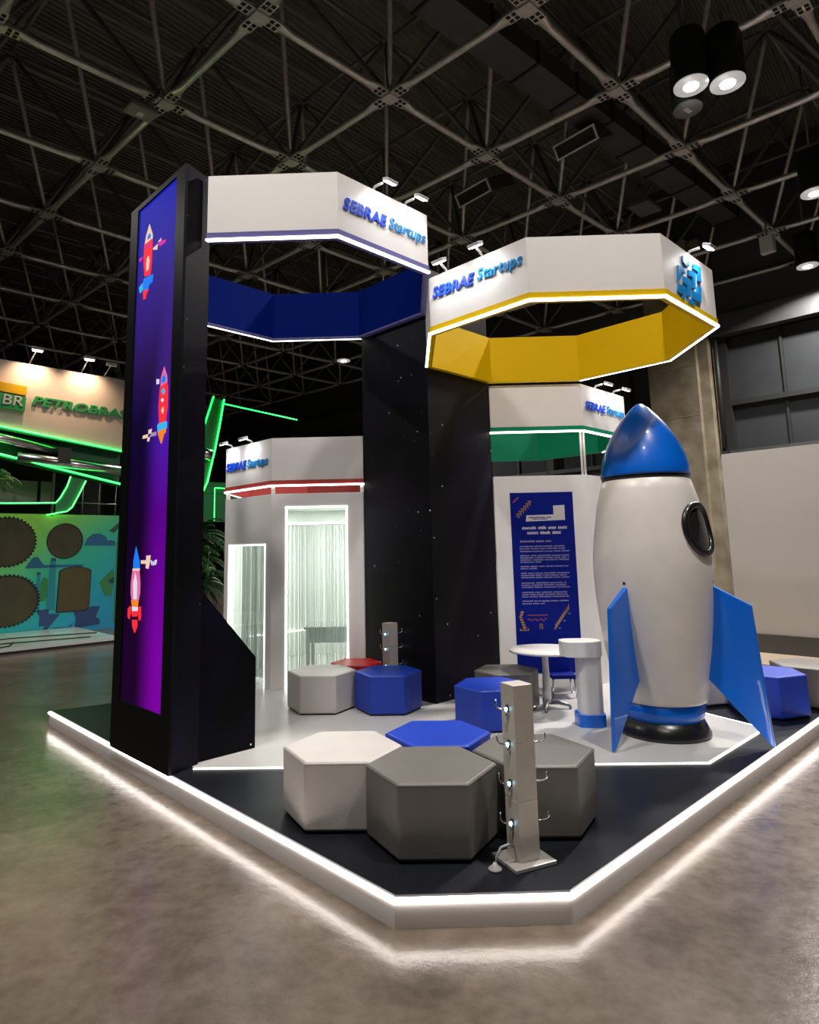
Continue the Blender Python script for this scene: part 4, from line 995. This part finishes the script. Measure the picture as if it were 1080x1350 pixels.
plate('back_board', PBn, rect(-0.22, 0.0, 2.40, 2.78), -0.9, -0.85, M['partition'], nb)
plate('dark_store', PBn, rect(UL, 1.0, 0.1, 3.3), -1.3, -1.25, M['black_matte'], nb)
for u in (0.33, 0.62, 0.92): tube('rack_post', [PBn.p(u, 2.05, -0.3), PBn.p(u, 2.8, -0.3)], 0.014, M['grey_metal'], nb, 6)
tube('rack_rail', [PBn.p(0.2, 2.37, -0.3), PBn.p(0.95, 2.36, -0.3)], 0.014, M['grey_metal'], nb, 6)
Mm, nt, b, ramp = ramp_panel('mural_print', (PBn.d.x*0.86, PBn.d.y*0.86, 0.51), 0, 1,
    [(0.0, (0.01, 0.20, 0.34)), (0.30, (0.01, 0.27, 0.25)), (0.46, (0.08, 0.36, 0.06)), (0.60, (0.09, 0.38, 0.06)), (0.78, (0.01, 0.24, 0.17)), (1.0, (0.01, 0.20, 0.20))], 0.55)
nt.links.new(ramp.outputs['Color'], b.inputs['Base Color'])
g_ = next(n for n in nt.nodes if n.type == 'MAP_RANGE')
# printed gradient: green upper left to teal and blue lower right
dvec = next(n for n in nt.nodes if n.type == 'VECT_MATH'); ax_ = PBn.d*0.55-Vector((0, 0, 0.83)); dvec.inputs[1].default_value = ax_
dot = lambda u, z: PBn.p(u, z).dot(ax_)
g_.inputs['From Min'].default_value = dot(-0.6, 2.1); g_.inputs['From Max'].default_value = dot(0.9, 0.2)
for e, (p_, c_) in zip(ramp.color_ramp.elements, [(0.0, (0.30, 0.68, 0.08)), (0.18, (0.20, 0.62, 0.12)), (0.38, (0.03, 0.50, 0.30)), (0.60, (0.01, 0.40, 0.42)), (0.80, (0.01, 0.34, 0.52)), (1.0, (0.02, 0.30, 0.55))]): e.position = p_; e.color = (*c_, 1)
plate('mural_wall', PBn, rect(UL, 0.955, 0.0, 2.135), -0.12, 0.0, Mm, nb)
def gear(u, z, ru, rz, teeth):
    pts_ = []
    for k in range(teeth*4):
        a = 2*math.pi*k/(teeth*4); f_ = 1.06 if k % 4 in (1, 2) else 1.0; pts_.append((u+ru*f_*math.cos(a), z+rz*f_*math.sin(a)))
    return pts_
plate('gear_cutout', PBn, gear(-0.91, 1.67, 0.42, 0.395, 42), 0.0, 0.010, M['black_matte'], nb); plate('gear_board', PBn, circ(-0.91, 1.67, 0.405, 0.38, 40), 0.010, 0.014, M['hole'], nb)
plate('gear_cutout', PBn, gear(-0.85, 0.72, 0.46, 0.405, 46), 0.0, 0.010, M['black_matte'], nb); plate('gear_board', PBn, circ(-0.86, 0.71, 0.445, 0.39, 40), 0.010, 0.014, M['hole'], nb)
plate('round_cutout', PBn, circ(-0.02, 1.68, 0.295, 0.305, 40), 0.0, 0.010, M['black_matte'], nb); plate('round_board', PBn, circ(-0.025, 1.675, 0.278, 0.288, 40), 0.010, 0.014, M['hole'], nb)
arch = [(-0.11, 0.47), (0.36, 0.47), (0.43, 0.53), (0.44, 1.17), (0.36, 1.21), (0.17, 1.245), (-0.02, 1.21), (-0.09, 1.17)]
plate('arch_cutout', PBn, arch, 0.0, 0.010, M['black_matte'], nb); plate('arch_board', PBn, [(0.17+(u-0.17)*0.95, 0.86+(z-0.86)*0.965) for u, z in arch], 0.010, 0.014, M['hole2'], nb)
for nm, mt, pts_ in (
    ('mural_cloud', 'm_blue', [(0.30, 1.60), (0.84, 1.59), (0.83, 1.67), (0.74, 1.69), (0.70, 1.68), (0.66, 1.76), (0.56, 1.81), (0.44, 1.80), (0.35, 1.73)]),
    ('mural_hill', 'm_blue', [(-0.62, 1.24), (-0.52, 1.40), (-0.44, 1.42), (-0.34, 1.28), (0.30, 1.27), (0.30, 1.23), (-0.62, 1.23)]),
    ('mural_tower', 'm_teal', [(-0.27, 0.52), (-0.13, 0.52), (-0.15, 1.34), (-0.24, 1.34)]), ('mural_cap', 'm_navy', [(-0.23, 1.34), (-0.15, 1.34), (-0.15, 1.39), (-0.23, 1.39)]),
    ('mural_chimney', 'm_teal', [(-0.47, 0.5), (-0.37, 0.5), (-0.38, 1.12), (-0.43, 1.12)]), ('mural_cap', 'm_navy', [(-0.44, 1.12), (-0.38, 1.12), (-0.38, 1.16), (-0.44, 1.16)]),
    ('mural_tree', 'm_green', [(-0.37, 0.68), (-0.29, 0.68), (-0.26, 0.78), (-0.26, 1.04), (-0.33, 1.08), (-0.37, 1.0)]),
    ('mural_block', 'm_navy', [(-0.41, 0.54), (-0.22, 0.54), (-0.22, 0.46), (-0.12, 0.46), (-0.27, 0.27), (-0.36, 0.27), (-0.36, 0.42)]),
    ('mural_ramp', 'm_navy', [(-0.13, 0.45), (-0.04, 0.45), (-0.25, 0.18), (-0.33, 0.18)]),
    ('mural_bowl', 'm_navy', [(0.18, 0.46), (0.50, 0.54), (0.62, 0.53), (0.55, 0.35), (0.62, 0.30), (0.62, 0.22), (0.20, 0.19), (0.22, 0.35)]),
    ('mural_wave', 'm_blue', [(-0.26, 0.18), (-0.10, 0.23), (0.10, 0.22), (0.19, 0.29), (0.14, 0.20), (0.05, 0.17)]),
    ('mural_leaf', 'm_dkgreen', [(0.72, 1.86), (0.90, 2.02), (0.92, 1.93), (0.80, 1.82)]), ('mural_leaf', 'm_green', [(0.58, 0.95), (0.82, 1.18), (0.85, 0.98), (0.80, 0.70), (0.69, 0.71)]),
    ('mural_mark', 'm_navy', [(0.74, 0.98), (0.83, 1.03), (0.84, 0.92), (0.77, 0.92)]), ('mural_strip', 'm_green', [(0.86, 0.22), (0.955, 0.22), (0.955, 2.12), (0.90, 2.12), (0.86, 1.6)])):
    plate(nm, PBn, pts_, 0.0, 0.004, M[mt], nb)
# its low platform with glass tiles and dark edge
FP = Pan((-5.936, 11.176), (R2, R2))
def fq(u0, u1, o0, o1): return [tuple(FP.p(u0, 0, o0).xy), tuple(FP.p(u1, 0, o0).xy), tuple(FP.p(u1, 0, o1).xy), tuple(FP.p(u0, 0, o1).xy)]
prism('plinth', fq(-4.2, 1.0, 0.0, -4.2), GROUND, -0.055, M['black_matte'], nb)
prism('plinth_edge', fq(-4.2, 1.0, 0.012, 0.0), -0.085, -0.035, M['plastic_white'], nb)
for k in range(-6, 2):
    for r_ in range(3):
        prism('floor_tile', fq(k*0.7+0.29-0.685, k*0.7+0.29, -0.01-r_*0.8, -0.79-r_*0.8), -0.055, -0.035, M['floor_glass'], nb)
for k, (a_, b_) in enumerate((((-2.0, -0.5), (0.6, -0.35)), ((-1.6, -1.2), (0.9, -0.9)), ((-0.9, -0.1), (-0.55, -0.7)))):
    tube('loose_cable', [FP.p(a_[0], -0.025, a_[1]), FP.p((a_[0]+b_[0])/2, -0.025, a_[1]-0.12), FP.p(b_[0], -0.025, b_[1])], 0.012, M['lamp_black'], nb, 6)
# gantry seen between the tower and the glazed room
plate('gantry_leg', PBn, [(2.70, 4.64), (2.95, 4.60), (2.76, 3.3), (2.56, 2.6), (2.40, 2.6), (2.52, 3.9)], -0.12, 0.0, M['beam_green'], nb)
tube('chrome_drum', [PBn.p(2.42, 3.45, 0.03), PBn.p(2.66, 3.40, 0.03)], 0.16, M['chrome_tube'], nb, 20)
nl([(2.72, 4.65), (2.50, 3.93), (2.46, 3.6)], 0.03, 0.02); nl([(2.96, 4.62), (2.88, 4.1), (2.78, 3.55), (2.62, 2.85), (2.48, 2.55)], 0.03, 0.022); nl([(2.97, 4.56), (4.92, 4.44)], -0.1, 0.016)
plate('gantry_wall', PBn, rect(2.2, 4.2, 2.15, 2.95), -0.9, -0.8, M['beam_green'], nb)
plate('gantry_sill', PBn, rect(2.2, 4.2, 2.08, 2.15), -0.8, -0.6, M['beam_green'], nb)
nl([(3.1, 2.8), (3.1, 2.1)], -0.55, 0.012); nl([(3.1, 2.8), (3.9, 2.8)], -0.55, 0.012)
for u, zb, zt_, lab in ((-0.74, 4.72, 4.92, 'warm spotlight on a thin arm above the cream wall, nearest the left edge'), (0.11, 4.70, 4.92, 'warm spotlight on a thin arm above the middle of the green sign lettering'), (0.50, 4.69, 4.87, 'unlit spotlight on a thin arm nearest the screen tower')):
    t = empty('wall_spotlight', PBn.p(u, zb, 0.0), lab, 'spotlight', 'spotlights over the cream sign wall')
    tube('arm', [PBn.p(u, zb-0.01, -0.05), PBn.p(u+0.02, zt_-0.1, 0.08), PBn.p(u+0.04, zt_, 0.22)], 0.014, M['plastic_white'], t, 6)
    box('lamp_head', PBn.p(u+0.04, zt_+0.01, 0.26), (0.22, 0.09, 0.07), M['plastic_white'], t, (PBn.d, PBn.n, Vector((0, 0, 1))), bevel=0.01)
    if 'unlit' not in lab:
        box('lens', PBn.p(u+0.04, zt_-0.032, 0.26), (0.18, 0.07, 0.012), M['spot_lens'], t, (PBn.d, PBn.n, Vector((0, 0, 1))))
        lamp('wall_light', 'SPOT', PBn.p(u+0.04, zt_-0.05, 0.26), 95, (-PBn.n*0.35-Vector((0, 0, 1))), size=0.05, col=(1.0, 0.72, 0.45), spot=math.radians(125), blend=0.9, parent=t)

# ------------------------------------------------------------------ plants
def fronds(name, c, n, L, droop, seed, material, parent, leaf=0.03, up0=0.9, lean=None):
    rs = random.Random(seed); d = []
    c = Vector(c)
    for k in range(n):
        a = rs.uniform(0, 2*math.pi); el = rs.uniform(0.25, up0); l_ = L*rs.uniform(0.7, 1.1)
        dirv = Vector((math.cos(a), math.sin(a), 0)); p = c.copy(); v_ = dirv*math.cos(el*1.4)+Vector((0, 0, math.sin(el*1.4)))
        steps = 9; prev = p
        for s_ in range(steps):
            p = prev+v_*(l_/steps); v_ = (v_-Vector((0, 0, droop/steps))).normalized()
            side = v_.cross(Vector((0, 0, 1)))
            side = side.normalized() if side.length > 1e-4 else dirv
            for q_ in (-1, 1):
                tip = p+side*(q_*leaf*4*(1-0.6*s_/steps))+v_*leaf*2-Vector((0, 0, leaf*1.2)); w_ = v_*leaf*0.5
                d.append(([prev-w_*0.2, p, tip, (prev+tip)/2+side*0.0], [(0, 1, 2, 3)]))
            prev = p
    o = ob(name, *merge(d), material, parent); o['kind'] = 'stuff'; return o
t = empty('palm_plant', PBn.p(-1.25, 2.15, 0.1), 'palm fronds hanging in front of the boards under the left neon beam', 'plant')
tube('trunk', [PBn.p(-1.3, 0.0, 0.15), PBn.p(-1.28, 2.55, 0.12)], 0.03, M['leaf_dark'], t, 8)
fronds('fronds', PBn.p(-1.28, 2.55, 0.12), 26, 0.75, 2.3, 3, M['leaf'], t, 0.028)
t = empty('leafy_shrub', (-3.25, 9.6, GROUND), 'dense dark green shrub seen between the tower and the glazed room', 'plant')
for k in range(4): tube('stem', [(-3.25+0.12*math.cos(k*1.6), 9.6+0.12*math.sin(k*1.6), GROUND), (-3.25+0.3*math.cos(k*1.6), 9.6+0.3*math.sin(k*1.6), 1.5)], 0.018, M['leaf_dark'], t, 6)
for k, zc in enumerate((0.5, 0.9, 1.25, 1.6)): fronds('fronds', (-3.25+0.1*(k % 2), 9.6, zc), 30, 0.6, 2.0, 20+k, M['leaf_dark'] if k % 2 else M['leaf'], t, 0.03)
